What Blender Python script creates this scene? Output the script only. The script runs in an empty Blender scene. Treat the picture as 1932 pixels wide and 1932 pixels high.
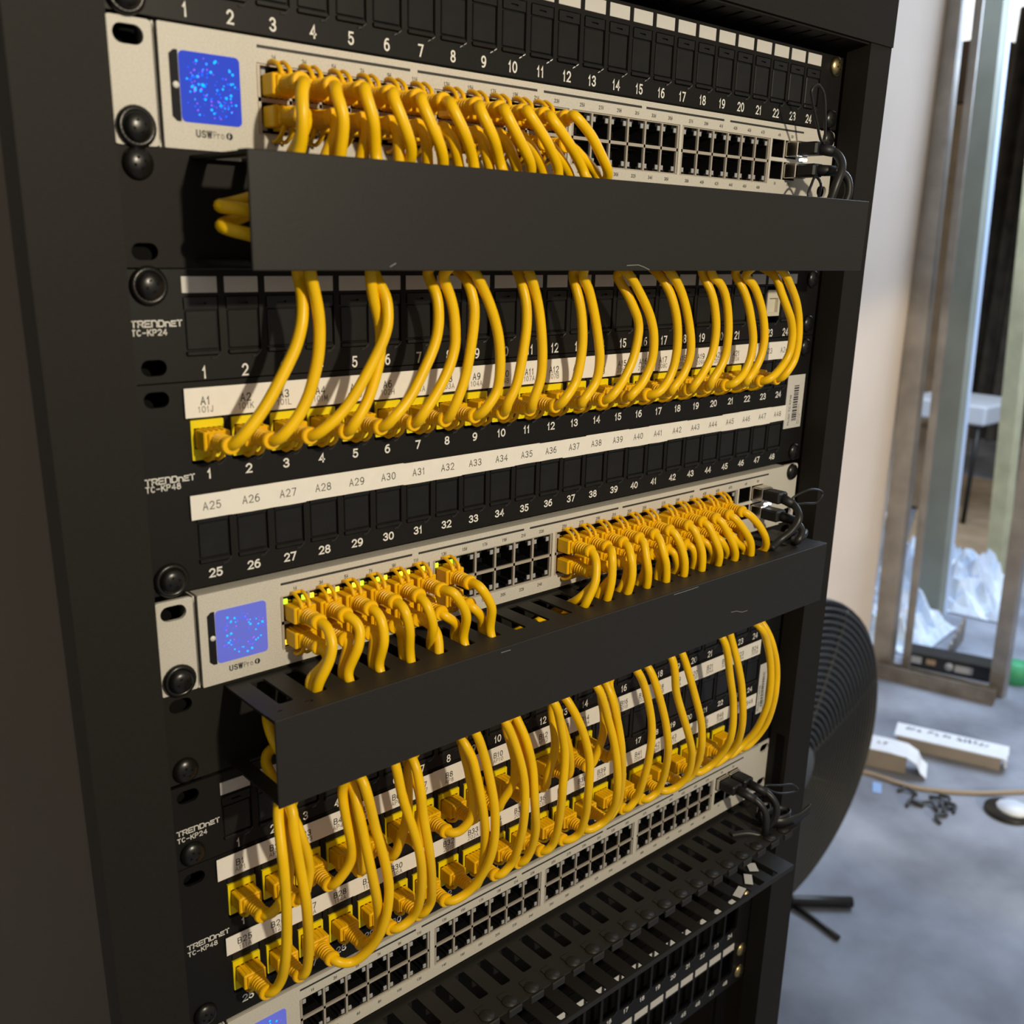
import bpy, bmesh, math, random
from mathutils import Vector, Matrix
random.seed(7)
S = bpy.context.scene
COL = S.collection
H0 = 1600.0                                   # height of the topmost panel's upper edge above the floor, mm
def W(x, y, z): return Vector((x/1000.0, y/1000.0, (z+H0)/1000.0))

# ---------------------------------------------------------------- camera, world, lights, exposure
cd = bpy.data.cameras.new('camera'); cam = bpy.data.objects.new('camera', cd); COL.objects.link(cam)
R = [[0.7530106, -0.657613, 0.0228065], [-0.1728589, -0.2311398, -0.9574415], [0.6348975, 0.7170213, -0.287725]]
cam.matrix_world = Matrix.Translation(W(*(-146.096, -386.116, -120.586))) @ Matrix(((R[0][0], -R[1][0], -R[2][0], 0), (R[0][1], -R[1][1], -R[2][1], 0), (R[0][2], -R[1][2], -R[2][2], 0), (0, 0, 0, 1)))
cd.sensor_width = 36.0; cd.sensor_fit = 'HORIZONTAL'; cd.lens = 34.5713; cd.shift_x = 0.008942; cd.shift_y = 0.025501
cd.clip_start = 0.01; cd.clip_end = 60
cd.dof.use_dof = True; cd.dof.focus_distance = 0.56; cd.dof.aperture_fstop = 12.0
S.camera = cam
w = bpy.data.worlds.new('World'); S.world = w; w.use_nodes = True
bg = w.node_tree.nodes['Background']; bg.inputs[0].default_value = (1.0, 0.92, 0.80, 1); bg.inputs[1].default_value = 0.27
def lamp(name, kind, loc, energy, color, target=None, **kw):
    d = bpy.data.lights.new(name, kind); d.energy = energy; d.color = color
    for k, v in kw.items(): setattr(d, k, v)
    o = bpy.data.objects.new(name, d); COL.objects.link(o); o.location = loc
    if target is not None: o.rotation_euler = (Vector(target)-Vector(loc)).to_track_quat('-Z', 'Y').to_euler()
    return o
lamp('work_lamp', 'POINT', W(130, -1000, 190), 36, (1.0, 0.87, 0.66), shadow_soft_size=0.022)
lamp('daylight_opening', 'AREA', W(4100, 760, 1000), 120, (0.66, 0.80, 1.0), W(3200, 800, -1600), shape='RECTANGLE', size=2.4, size_y=1.8)
lamp('added_wall_spot', 'SPOT', W(1600, -1300, -900), 110, (1.0, 0.84, 0.60), W(2950, 1240, -1280), shadow_soft_size=0.05, spot_size=0.75, spot_blend=0.25)  # added, unseen spot that brightens the lower part of the back wall
S.view_settings.view_transform = 'Standard'; S.view_settings.look = 'None'; S.view_settings.gamma = 1.0
S.view_settings.use_curve_mapping = False; S.view_settings.exposure = 0.0

# ---------------------------------------------------------------- materials
def mat(name, col, rough=0.5, metal=0.0, spec=0.5, var=0.0, scale=60.0, bump=0.0, col2=None, emit=None, es=0.0, trans=0.0, detail=3.0):
    m = bpy.data.materials.new(name); m.use_nodes = True; nt = m.node_tree; b = nt.nodes['Principled BSDF']
    b.inputs['Base Color'].default_value = (*col, 1); b.inputs['Roughness'].default_value = rough
    b.inputs['Metallic'].default_value = metal; b.inputs['Specular IOR Level'].default_value = spec
    if trans: b.inputs['Transmission Weight'].default_value = trans
    if emit: b.inputs['Emission Color'].default_value = (*emit, 1); b.inputs['Emission Strength'].default_value = es
    if var or bump or col2:
        tc = nt.nodes.new('ShaderNodeTexCoord'); n = nt.nodes.new('ShaderNodeTexNoise')
        n.inputs['Scale'].default_value = scale; n.inputs['Detail'].default_value = detail
        nt.links.new(tc.outputs['Object'], n.inputs['Vector'])
        if var or col2:
            r = nt.nodes.new('ShaderNodeValToRGB'); r.color_ramp.elements[0].position = 0.32; r.color_ramp.elements[1].position = 0.68
            c2 = col2 or tuple(min(1, c*(1+var)) for c in col); c1 = col if col2 else tuple(c*(1-var) for c in col)
            r.color_ramp.elements[0].color = (*c1, 1); r.color_ramp.elements[1].color = (*c2, 1)
            nt.links.new(n.outputs['Fac'], r.inputs['Fac']); nt.links.new(r.outputs['Color'], b.inputs['Base Color'])
        if bump:
            bp = nt.nodes.new('ShaderNodeBump'); bp.inputs['Strength'].default_value = bump; bp.inputs['Distance'].default_value = 0.0005
            nt.links.new(n.outputs['Fac'], bp.inputs['Height']); nt.links.new(bp.outputs['Normal'], b.inputs['Normal'])
    return m
M = {}
M['rack'] = mat('black_powder_coat', (0.0145, 0.0132, 0.0112), 0.6, spec=0.15, var=0.08, scale=900, bump=0.06)
M['side'] = mat('side_panel_lit_tone', (0.050, 0.040, 0.026), 0.5, spec=0.25, var=0.12, scale=6)  # brownish reflection and light are put into this base colour
M['cover'] = mat('cover_paint', (0.0185, 0.0175, 0.0155), 0.5, spec=0.3, var=0.06, scale=700, bump=0.05)
M['panel'] = mat('panel_black', (0.0075, 0.007, 0.0065), 0.5, spec=0.25, var=0.06, scale=800, bump=0.04)
M['blank'] = mat('insert_plastic', (0.010, 0.010, 0.0098), 0.34, spec=0.35, var=0.15, scale=120)
M['clip'] = mat('insert_clip_plastic', (0.012, 0.012, 0.0115), 0.42, spec=0.3)
M['rim'] = mat('glossy_rim', (0.012, 0.012, 0.012), 0.22, spec=0.9)
M['scratch_highlight'] = mat('pale_scratch_highlight', (0.22, 0.22, 0.21), 0.6)
M['black'] = mat('shade_black', (0.004, 0.004, 0.004), 0.8, spec=0.1)  # near-black that stands for the shade inside holes and recesses
M['socket'] = mat('socket_plastic', (0.006, 0.006, 0.006), 0.45, spec=0.3)
M['screw'] = mat('black_screw', (0.007, 0.0066, 0.006), 0.3, spec=0.5)
M['brass'] = mat('brass_screw', (0.45, 0.36, 0.18), 0.35, metal=1.0)
M['silver'] = mat('silver_paint', (0.58, 0.555, 0.49), 0.45, metal=0.0, var=0.10, scale=1600, bump=0.03)
M['shield'] = mat('port_shield_metal', (0.50, 0.45, 0.38), 0.4, metal=0.3)
M['led_off'] = mat('light_pipe', (0.38, 0.39, 0.40), 0.35)
M['led_y'] = mat('light_pipe_amber', (0.8, 0.6, 0.05), 0.4, emit=(1.0, 0.72, 0.03), es=1.3)
M['led_g'] = mat('light_pipe_green', (0.4, 0.8, 0.05), 0.4, emit=(0.45, 1.0, 0.02), es=1.3)
M['led_w'] = mat('white_indicator', (0.9, 0.9, 1.0), 0.4, emit=(0.85, 0.9, 1.0), es=4.0)
M['white'] = mat('label_paper', (0.60, 0.585, 0.55), 0.6, var=0.02, scale=300)
M['tape'] = mat('label_tape', (0.84, 0.81, 0.74), 0.5, var=0.02, scale=200)
M['ink'] = mat('black_ink', (0.03, 0.03, 0.03), 0.6)
M['ink2'] = mat('grey_ink', (0.13, 0.12, 0.11), 0.6)
M['print'] = mat('white_print', (0.78, 0.77, 0.72), 0.5)
M['cable'] = mat('yellow_jacket', (0.90, 0.545, 0.002), 0.36, spec=0.35, var=0.04, scale=90)
M['plug'] = mat('yellow_plug', (0.88, 0.50, 0.002), 0.4, spec=0.3)
M['jack'] = mat('yellow_jack', (0.84, 0.68, 0.002), 0.42, spec=0.4)
M['jackw'] = mat('ivory_jack', (0.62, 0.58, 0.46), 0.45)
M['bcable'] = mat('black_jacket', (0.012, 0.012, 0.012), 0.42, spec=0.5)
M['bplug'] = mat('black_plug', (0.008, 0.008, 0.009), 0.5)
M['chrome'] = mat('module_metal', (0.62, 0.57, 0.50), 0.22, metal=1.0)
M['screen_deep'] = mat('screen_deep_blue', (0.01, 0.02, 0.2), 0.15, emit=(0.025, 0.06, 0.50), es=0.85)
M['screen_pale'] = mat('screen_pale_blue', (0.05, 0.06, 0.2), 0.15, emit=(0.13, 0.15, 0.62), es=0.75)
M['dot'] = mat('screen_dot', (0.0, 0.1, 0.9), 0.4, emit=(0.0, 0.10, 1.0), es=1.3)
M['dotb'] = mat('screen_dot_bright', (0.0, 0.3, 0.9), 0.4, emit=(0.0, 0.36, 1.0), es=1.4)
M['dotv'] = mat('screen_dot_violet', (0.3, 0.1, 0.9), 0.4, emit=(0.25, 0.09, 0.95), es=0.9)
M['strip'] = mat('screen_strip', (0.012, 0.012, 0.014), 0.15)
M['drywall'] = mat('drywall', (0.80, 0.70, 0.61), 0.8, var=0.04, scale=3)
M['steel'] = mat('galvanised_steel', (0.36, 0.34, 0.315), 0.4, metal=0.7, var=0.2, scale=9)
M['steelg'] = mat('stud_green_grey', (0.26, 0.28, 0.24), 0.6, metal=0.2, var=0.1, scale=5)
M['steelb'] = mat('stud_flange', (0.55, 0.68, 0.90), 0.5, metal=0.2)
M['wood'] = mat('pale_timber', (0.50, 0.48, 0.30), 0.7, var=0.15, scale=8)
M['rust'] = mat('track_metal', (0.22, 0.195, 0.165), 0.5, metal=0.5, var=0.3, scale=14)
M['concrete'] = mat('concrete', (0.15, 0.165, 0.205), 0.75, col2=(0.34, 0.375, 0.45), scale=3.4, bump=0.2, detail=9)
M['card'] = mat('cardboard', (0.36, 0.26, 0.16), 0.85, var=0.15, scale=7)
M['cardg'] = mat('greyish_cardboard', (0.27, 0.235, 0.20), 0.85, var=0.1, scale=9)
M['cardd'] = mat('dark_cardboard', (0.13, 0.085, 0.055), 0.85, var=0.2, scale=5)
M['plastic'] = mat('plastic_sheet', (0.62, 0.72, 0.90), 0.35, var=0.2, scale=9)
M['boxw'] = mat('white_box', (0.75, 0.80, 0.88), 0.6, var=0.05, scale=20)
M['tarp'] = mat('dark_tarp', (0.055, 0.045, 0.032), 0.7, var=0.4, scale=10)
M['tan'] = mat('tan_cord', (0.34, 0.27, 0.20), 0.6)
M['fan'] = mat('fan_black', (0.016, 0.015, 0.014), 0.4)
M['fanr'] = mat('fan_guard_wire', (0.10, 0.097, 0.085), 0.4)
M['glow'] = mat('bright_sky_pane', (0.9, 0.95, 1.0), 0.5, emit=(0.95, 0.98, 1.0), es=1.5)
M['table'] = mat('white_table', (0.72, 0.76, 0.82), 0.5)
M['blue'] = mat('blue_sticker', (0.25, 0.40, 0.70), 0.6)
M['green'] = mat('green_disc', (0.05, 0.35, 0.16), 0.6)

# ---------------------------------------------------------------- geometry helpers (millimetres, local frame)
_txt = {}
class MB:
    def __init__(s): s.v = []; s.f = []; s.sm = []
    def add(s, v, f, smooth=False):
        o = len(s.v); s.v += [tuple(p) for p in v]; s.f += [tuple(i+o for i in q) for q in f]; s.sm += [smooth]*len(f); return s
    def box(s, x0, x1, y0, y1, z0, z1, bev=0.0):
        if bev:
            bm = bmesh.new(); bmesh.ops.create_cube(bm, size=1.0)
            for q in bm.verts: q.co = ((x0+x1)/2+q.co.x*(x1-x0), (y0+y1)/2+q.co.y*(y1-y0), (z0+z1)/2+q.co.z*(z1-z0))
            bmesh.ops.bevel(bm, geom=bm.edges[:], offset=bev, segments=1, affect='EDGES', profile=0.5)
            bm.verts.index_update(); s.add([q.co[:] for q in bm.verts], [[q.index for q in f.verts] for f in bm.faces]); bm.free(); return s
        v = [(x, y, z) for x in (x0, x1) for y in (y0, y1) for z in (z0, z1)]
        return s.add(v, [(0, 1, 3, 2), (4, 6, 7, 5), (0, 4, 5, 1), (2, 3, 7, 6), (0, 2, 6, 4), (1, 5, 7, 3)])
    def prism(s, pts, d):                     # pts: polygon in 3-D, d: extrusion vector
        n = len(pts); v = [tuple(p) for p in pts]+[(p[0]+d[0], p[1]+d[1], p[2]+d[2]) for p in pts]
        return s.add(v, [tuple(range(n))[::-1], tuple(range(n, 2*n))]+[(i, (i+1) % n, n+(i+1) % n, n+i) for i in range(n)])
    def tube(s, pts, r, n=8, closed=False, cap=True, sub=0):
        P = [Vector(p) for p in pts]
        if sub: P = smooth_path(P, sub, closed)
        m = len(P); T = []
        if isinstance(r, (list, tuple)) and len(r) != m:
            q = len(r)-1; r = [r[min(q, int(i*q/(m-1)))]+(r[min(q, int(i*q/(m-1))+1)]-r[min(q, int(i*q/(m-1)))])*(i*q/(m-1)-int(i*q/(m-1))) for i in range(m)]
        for i in range(m):
            a = P[(i-1) % m] if closed or i else P[i]; b = P[(i+1) % m] if closed or i < m-1 else P[i]
            t = (b-a); T.append(t.normalized() if t.length > 1e-9 else Vector((0, 0, 1)))
        u = T[0].orthogonal().normalized(); v = []; f = []
        for i in range(m):
            u = (u-T[i]*u.dot(T[i])); u = u.normalized() if u.length > 1e-6 else T[i].orthogonal().normalized()
            w_ = T[i].cross(u); rr = r[i] if isinstance(r, (list, tuple)) else r
            for k in range(n):
                a = 2*math.pi*k/n; v.append(P[i]+(u*math.cos(a)+w_*math.sin(a))*rr)
        for i in range(m if closed else m-1):
            j = (i+1) % m
            for k in range(n): f.append((i*n+k, i*n+(k+1) % n, j*n+(k+1) % n, j*n+k))
        if cap and not closed: f += [tuple(range(n))[::-1], tuple(range((m-1)*n, m*n))]
        return s.add(v, f, True)
    def lathe(s, prof, cx=0.0, cz=0.0, n=16, sz=1.0, smooth=True):   # about the Y axis: prof = [(y, r)]
        v = []; f = []; m = len(prof)
        for y, r in prof:
            for k in range(n): a = 2*math.pi*k/n; v.append((cx+r*math.cos(a), y, cz+r*math.sin(a)*sz))
        for i in range(m-1):
            for k in range(n): f.append((i*n+k, i*n+(k+1) % n, (i+1)*n+(k+1) % n, (i+1)*n+k))
        f += [tuple(range(n))[::-1], tuple(range((m-1)*n, m*n))]
        return s.add(v, f, smooth)
    def plate(s, loops, a0, a1, plane='xz'):  # filled outline with holes, extruded between two depths
        cu = bpy.data.curves.new('tmp', 'CURVE'); cu.dimensions = '2D'; cu.fill_mode = 'BOTH'; cu.extrude = abs(a1-a0)/2
        for lp in loops:
            sp = cu.splines.new('POLY'); sp.points.add(len(lp)-1); sp.use_cyclic_u = True
            for p, q in zip(sp.points, lp): p.co = (q[0], q[1], 0, 1)
        o = bpy.data.objects.new('tmp', cu); COL.objects.link(o); dg = bpy.context.evaluated_depsgraph_get()
        me = bpy.data.meshes.new_from_object(o.evaluated_get(dg)); mid = (a0+a1)/2
        if plane == 'xz': v = [(p.co.x, mid-p.co.z, p.co.y) for p in me.vertices]
        else: v = [(p.co.x, p.co.y, mid+p.co.z) for p in me.vertices]
        s.add(v, [tuple(q.vertices) for q in me.polygons])
        bpy.data.objects.remove(o); bpy.data.curves.remove(cu); bpy.data.meshes.remove(me); return s
    def text(s, t, x, z, size, y=-0.05, align='CENTER', fat=0.0, sx=1.0, shear=0.0, th=0.0):
        key = (t, align, fat)
        if key not in _txt:
            cu = bpy.data.curves.new('tmp', 'FONT'); cu.body = t; cu.size = 1.0; cu.align_x = align; cu.offset = fat; cu.resolution_u = 3
            o = bpy.data.objects.new('tmp', cu); COL.objects.link(o); dg = bpy.context.evaluated_depsgraph_get()
            me = bpy.data.meshes.new_from_object(o.evaluated_get(dg))
            _txt[key] = ([(p.co.x, p.co.y) for p in me.vertices], [tuple(q.vertices) for q in me.polygons])
            bpy.data.objects.remove(o); bpy.data.curves.remove(cu); bpy.data.meshes.remove(me)
        v, f = _txt[key]
        return s.add([(x+(a*sx+b*shear)*size, y, z+b*size) for a, b in v], f)
    def stroke(s, pts, wd, y=-0.06):          # flat lettering stroke in the X-Z plane, one mitred ribbon
        P = [Vector(p) for k, p in enumerate(pts) if k == 0 or (Vector(p)-Vector(pts[k-1])).length > 1e-5]; m = len(P)
        if m < 2: return s
        cl = m > 3 and (P[0]-P[-1]).length < 1e-4
        if cl: P.pop(); m -= 1
        v = []
        for k in range(m):
            a = (P[k]-P[k-1]).normalized() if cl or k else None; b = (P[(k+1) % m]-P[k]).normalized() if cl or k < m-1 else None
            e = Vector((0, 0))
            if a is None: e = -b*wd*.5; a = b
            elif b is None: e = a*wd*.5; b = a
            t = a+b; t = t.normalized() if t.length > .3 else a; n = Vector((-t.y, t.x)); c = max(.5, n.dot(Vector((-a.y, a.x)))); o = n*(wd*.5/c)
            q = P[k]+e; v += [(q.x+o.x, y, q.y+o.y), (q.x-o.x, y, q.y-o.y)]
        return s.add(v, [(2*k, 2*k+1, (2*k+3) % (2*m), (2*k+2) % (2*m)) for k in range(m if cl else m-1)])
    def mesh(s, name, m):
        me = bpy.data.meshes.new(name); me.from_pydata([(a/1000, b/1000, c/1000) for a, b, c in s.v], [], s.f)
        ms = m if isinstance(m, (list, tuple)) else [m]
        for q in ms: me.materials.append(q)
        me.polygons.foreach_set('use_smooth', s.sm); me.update(); return me
    def build(s, name, m, parent=None, loc=(0, 0, 0)):
        return link(name, s.mesh(name, m), parent, loc)
def link(name, me, parent=None, loc=(0, 0, 0)):
    o = bpy.data.objects.new(name, me); COL.objects.link(o); o.location = Vector(loc)/1000.0
    if parent is not None: o.parent = parent
    return o
def smooth_path(P, sub, closed=False):
    out = []; m = len(P); rng = m if closed else m-1
    def g(i): return P[i % m] if closed else P[max(0, min(m-1, i))]
    for i in range(rng):
        p0, p1, p2, p3 = g(i-1), g(i), g(i+1), g(i+2)
        t0 = 0.0; t1 = t0+max(1e-4, (p1-p0).length)**0.5; t2 = t1+max(1e-4, (p2-p1).length)**0.5; t3 = t2+max(1e-4, (p3-p2).length)**0.5
        k = max(2, min(sub*3, int((p2-p1).length/2.2)+1))
        for j in range(k):
            t = t1+(t2-t1)*j/k
            if t1-t0 < 0.02: a1 = p1
            else: a1 = p0*((t1-t)/(t1-t0))+p1*((t-t0)/(t1-t0))
            a2 = p1*((t2-t)/(t2-t1))+p2*((t-t1)/(t2-t1))
            a3 = p2*((t3-t)/(t3-t2))+p3*((t-t2)/(t3-t2)) if t3-t2 > 0.02 else p2
            b1 = a1*((t2-t)/(t2-t0))+a2*((t-t0)/(t2-t0)); b2 = a2*((t3-t)/(t3-t1))+a3*((t-t1)/(t3-t1))
            out.append(b1*((t2-t)/(t2-t1))+b2*((t-t1)/(t2-t1)))
    if not closed: out.append(P[-1])
    return out
def rrect(x0, x1, z0, z1, r=0.0, n=4):
    if r <= 0: return [(x0, z0), (x1, z0), (x1, z1), (x0, z1)]
    out = []
    for cx, cz, a0 in ((x1-r, z0+r, -90), (x1-r, z1-r, 0), (x0+r, z1-r, 90), (x0+r, z0+r, 180)):
        for k in range(n+1): a = math.radians(a0+90*k/n); out.append((cx+r*math.cos(a), cz+r*math.sin(a)))
    return out
def tag(o, label=None, cat=None, group=None, kind=None):
    if label: o['label'] = label
    if cat: o['category'] = cat
    if group: o['group'] = group
    if kind: o['kind'] = kind
    return o
def thing(name, loc, label, cat, group=None):
    o = bpy.data.objects.new(name, None); COL.objects.link(o); o.location = loc; o.empty_display_size = 0.02
    return tag(o, label, cat, group)

def _arc(cx, cy, rx, ry, a0, a1, n=7): return [(cx+rx*math.cos(math.radians(a0+(a1-a0)*k/n)), cy+ry*math.sin(math.radians(a0+(a1-a0)*k/n))) for k in range(n+1)]
GL = {'0': [_arc(.5, .5, .5, .5, 90, 450, 14)], '1': [[(.12, .72), (.55, 1), (.55, 0)]],
 '2': [_arc(.5, .70, .46, .30, 165, -35, 8)+[(.04, 0), (.98, 0)]], '3': [_arc(.47, .75, .42, .25, 160, -90, 8), _arc(.47, .26, .48, .26, 90, -160, 8)],
 '4': [[(.74, 0), (.74, 1), (.02, .30), (1.0, .30)]], '5': [[(.88, 1), (.18, 1), (.10, .52)]+_arc(.48, .32, .48, .32, 140, -155, 9)],
 '6': [_arc(.5, .32, .47, .32, 0, 360, 12), _arc(.62, .40, .60, .60, 75, 172, 6)], '7': [[(.04, 1), (.96, 1), (.36, 0)]],
 '8': [_arc(.5, .76, .40, .24, 0, 360, 12), _arc(.5, .26, .48, .26, 0, 360, 12)], '9': [_arc(.5, .68, .47, .32, 0, 360, 12), _arc(.38, .60, .60, .60, -105, -8, 6)],
 'A': [[(0, 0), (.5, 1), (1, 0)], [(.18, .34), (.82, .34)]], 'B': [[(0, 0), (0, 1), (.62, 1)]+_arc(.62, .77, .33, .23, 90, -90, 6)+[(0, .54)], _arc(.66, .27, .34, .27, 90, -90, 6)+[(0, 0)]],
 'C': [_arc(.52, .5, .5, .5, 45, 315, 10)], 'D': [[(0, 0), (0, 1), (.5, 1)]+_arc(.5, .5, .5, .5, 90, -90, 8)+[(0, 0)]], 'E': [[(1, 1), (0, 1), (0, 0), (1, 0)], [(0, .52), (.9, .52)]],
 'G': [_arc(.52, .5, .5, .5, 45, 345, 10)+[(.98, .48), (.6, .48)]], 'H': [[(0, 0), (0, 1)], [(1, 0), (1, 1)], [(0, .5), (1, .5)]], 'J': [[(.8, 1), (.8, .25)]+_arc(.43, .27, .37, .27, 0, -175, 6)],
 'K': [[(0, 0), (0, 1)], [(.95, 1), (0, .40)], [(.35, .6), (1, 0)]], 'L': [[(0, 1), (0, 0), (.9, 0)]], 'M': [[(0, 0), (0, 1)], [(0, 1), (.5, .25)], [(.5, .25), (1, 1)], [(1, 1), (1, 0)]], 'N': [[(0, 0), (0, 1), (1, 0), (1, 1)]],
 'P': [[(0, 0), (0, 1), (.65, 1)]+_arc(.65, .74, .33, .26, 90, -90, 6)+[(0, .48)]], 'R': [[(0, 0), (0, 1), (.65, 1)]+_arc(.65, .75, .33, .25, 90, -90, 6)+[(0, .5)], [(.55, .5), (1, 0)]],
 'S': [_arc(.5, .75, .44, .25, 20, 270, 8)+_arc(.5, .25, .48, .25, 90, -160, 8)], 'T': [[(0, 1), (1, 1)], [(.5, 1), (.5, 0)]], 'U': [[(0, 1), (0, .35)]+_arc(.5, .35, .5, .35, 180, 360, 8)+[(1, 1)]],
 'W': [[(-.12, 1), (.2, 0)], [(.2, 0), (.5, 1)], [(.5, 1), (.8, 0)], [(.8, 0), (1.12, 1)]], '-': [[(.1, .45), (.9, .45)]], 'r': [[(.1, 0), (.1, .7)], _arc(.62, .32, .5, .36, 150, 65, 4)], 'o': [_arc(.5, .35, .46, .36, 0, 360, 12)]}
def sign(m, t, x, z, h, wd=0.62, wt=0.16, y=-0.06, align='CENTER', gap=0.30):
    """sans lettering of cap height h, drawn as flat strokes; z is the baseline"""
    ws = [0 if c == ' ' else h*wd*(.62 if c == '1' else .8 if c in 'rJ' else 1.0) for c in t]; tot = sum(ws)+h*gap*(len(t)-1)
    if align == 'CENTER': x -= tot/2
    elif align == 'RIGHT': x -= tot
    for c, w_ in zip(t, ws):
        for k, st in enumerate(GL.get(c, [])):
            m.stroke([(x+a*w_, z+b*h) for a, b in st], h*wt, y-0.03*k)
        x += w_+h*gap
    return m
ORD = ['first', 'second', 'third', 'fourth', 'fifth', 'sixth', 'seventh', 'eighth', 'ninth', 'tenth', 'eleventh', 'twelfth', 'thirteenth', 'fourteenth']

# ---------------------------------------------------------------- setting: floor and walls
fl = MB().box(-2500, 12000, -3500, 8000, -40, 0).build('floor', M['concrete']); tag(fl, kind='structure')
wb = MB()
wb.prism([(-1800, 1240, 0), (3105, 1240, 0), (3155, 1268, 0), (3155, 1350, 0), (-1800, 1350, 0)], (0, 0, 2750))
for z, rr in ((1130, 30), (1060, 36), (960, 26), (560, 22)): wb.lathe([(1236, rr*.6), (1262, rr), (1300, rr*.7)], 3153, z, 10)
tag(wb.build('wall_back', M['drywall']), kind='structure')
wf = MB().box(9500, 9600, -2000, 7000, 0, 5200); tag(wf.build('wall_far', M['cardd']), kind='structure')
wn = MB().box(9440, 9500, 3700, 4500, 2900, 4600); tag(wn.build('window_1', M['glow']), kind='structure')

# ---------------------------------------------------------------- the rack
rk = thing('server_rack', W(0, 0, -H0), 'tall black open-front equipment rack holding all the panels and switches', 'rack')
top = H0
def rz(z): return z+H0
def post(x0, x1, t0, t1, y0, y1):            # a channel-section upright; t0, t1 lean of inner and outer edge per mm below the top
    m = MB(); zb = -H0
    def e(x, t, z): return x+t*max(0, -130-z)*1.0
    z0, z1 = zb, 58
    prof = lambda z: [(e(x0, t0, z), y0), (e(x1, t1, z), y0), (e(x1, t1, z), y1), (e(x0, t0, z), y1)]
    a, b, c = prof(-1400), prof(-130), prof(58)
    a = [(p[0], p[1], 0) for p in a]; b = [(p[0], p[1], rz(-130)) for p in b]; c = [(p[0], p[1], rz(58)) for p in c]
    v = a+b+c; f = [(0, 1, 2, 3), (8, 11, 10, 9)]
    for o in (0, 4):
        for k in range(4): f.append((o+k, o+(k+1) % 4, o+4+(k+1) % 4, o+4+k))
    return m.add(v, f)
post(-38.5, -5.2, 0.012, 0.0, -17.5, -1).build('post', M['rack'], rk)
post(484.5, 510.5, 0.0, 0.020, -17.5, -1).build('post', M['rack'], rk)
for x0, x1 in ((-38, -8), (492, 520)): MB().box(x0, x1, 690, 730, 0, rz(58)).build('post', M['rack'], rk)
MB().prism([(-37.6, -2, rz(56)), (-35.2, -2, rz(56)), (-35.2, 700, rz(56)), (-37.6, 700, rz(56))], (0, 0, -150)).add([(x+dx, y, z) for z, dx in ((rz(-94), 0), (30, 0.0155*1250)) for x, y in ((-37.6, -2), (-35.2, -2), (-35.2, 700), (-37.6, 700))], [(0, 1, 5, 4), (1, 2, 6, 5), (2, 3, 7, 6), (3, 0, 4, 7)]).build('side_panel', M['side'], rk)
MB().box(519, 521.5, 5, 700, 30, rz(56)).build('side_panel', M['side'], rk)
MB().box(-40, 514, -19, 40, rz(58), rz(66)).box(-38.5, 510.5, -18.5, -16.5, rz(7.2), rz(58)).build('top_beam', M['rack'], rk)
MB().box(-38, 514, 40, 730, rz(52), rz(60)).build('top_panel', M['rack'], rk)
MB().box(-38, 520, -17, 730, 0, 60).build('base_frame', M['rack'], rk)
vs = [rrect(-4, 484, -16.5, 40)]
for k in range(27):
    x = 12+17.0*k; vs.append([(x, -13.5), (x+3.2, -13.5), (x+9.2, 10), (x+6.0, 10)])
MB().plate(vs, rz(6.0), rz(7.2), 'xy').build('vent_panel', M['rack'], rk)
for x0, x1 in ((-5, 17), (469, 484.3)): MB().box(x0, x1, 13, 15, 60, rz(3)).build('mounting_rail', M['black'], rk)  # rails coloured near-black to put shade behind the ear slots
MB().box(484.2, 485.0, -14, -7, rz(-532), rz(-487), 0).build('slot', M['black'], rk)  # black block painted on as the shade inside a slot

# ---------------------------------------------------------------- screws
def screw_mb(washer):
    m = MB()
    if washer: m.lathe([(0, 7.4), (-1.0, 7.6), (-2.0, 6.8), (-2.3, 5.7), (-1.2, 5.4)], n=24)
    o = -1.2 if washer else 0
    m.lathe([(o, 5.6 if washer else 6.0), (o-1.2, 5.5 if washer else 5.9), (o-2.2, 4.9), (o-3.0, 3.4), (o-3.35, 1.6), (o-3.4, 0.05)], n=22)
    return m
SCW, SCP = screw_mb(True).mesh('screw_washer', M['screw']), screw_mb(False).mesh('screw_plain', M['screw'])
SCB = screw_mb(False).mesh('screw_brass', M['brass'])
def cross_mesh(y): 
    m = MB(); a = math.radians(20); c, s_ = math.cos(a), math.sin(a)
    for (hx, hz) in ((2.5, .55), (.55, 2.5)):
        q = [(-hx, -hz), (hx, -hz), (hx, hz), (-hx, hz)]; m.prism([(x*c-z*s_, y, x*s_+z*c) for x, z in q], (0, 1.2, 0))
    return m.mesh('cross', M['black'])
CRW, CRP = cross_mesh(-4.5), cross_mesh(-3.35)
def screw(par, x, z, washer=False, brass=False, y=0.0):
    o = link('mounting_screw', SCW if washer else SCB if brass else SCP, par, (x, y, z)); link('recess_shade', CRW if washer else CRP, o)  # near-black cross laid on the head as the shade of its recess
    return o
def slot(x, z, w_=10.5, h=6.4): return rrect(x-w_/2, x+w_/2, z-h/2, z+h/2, h/2-0.01, 6)

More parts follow.
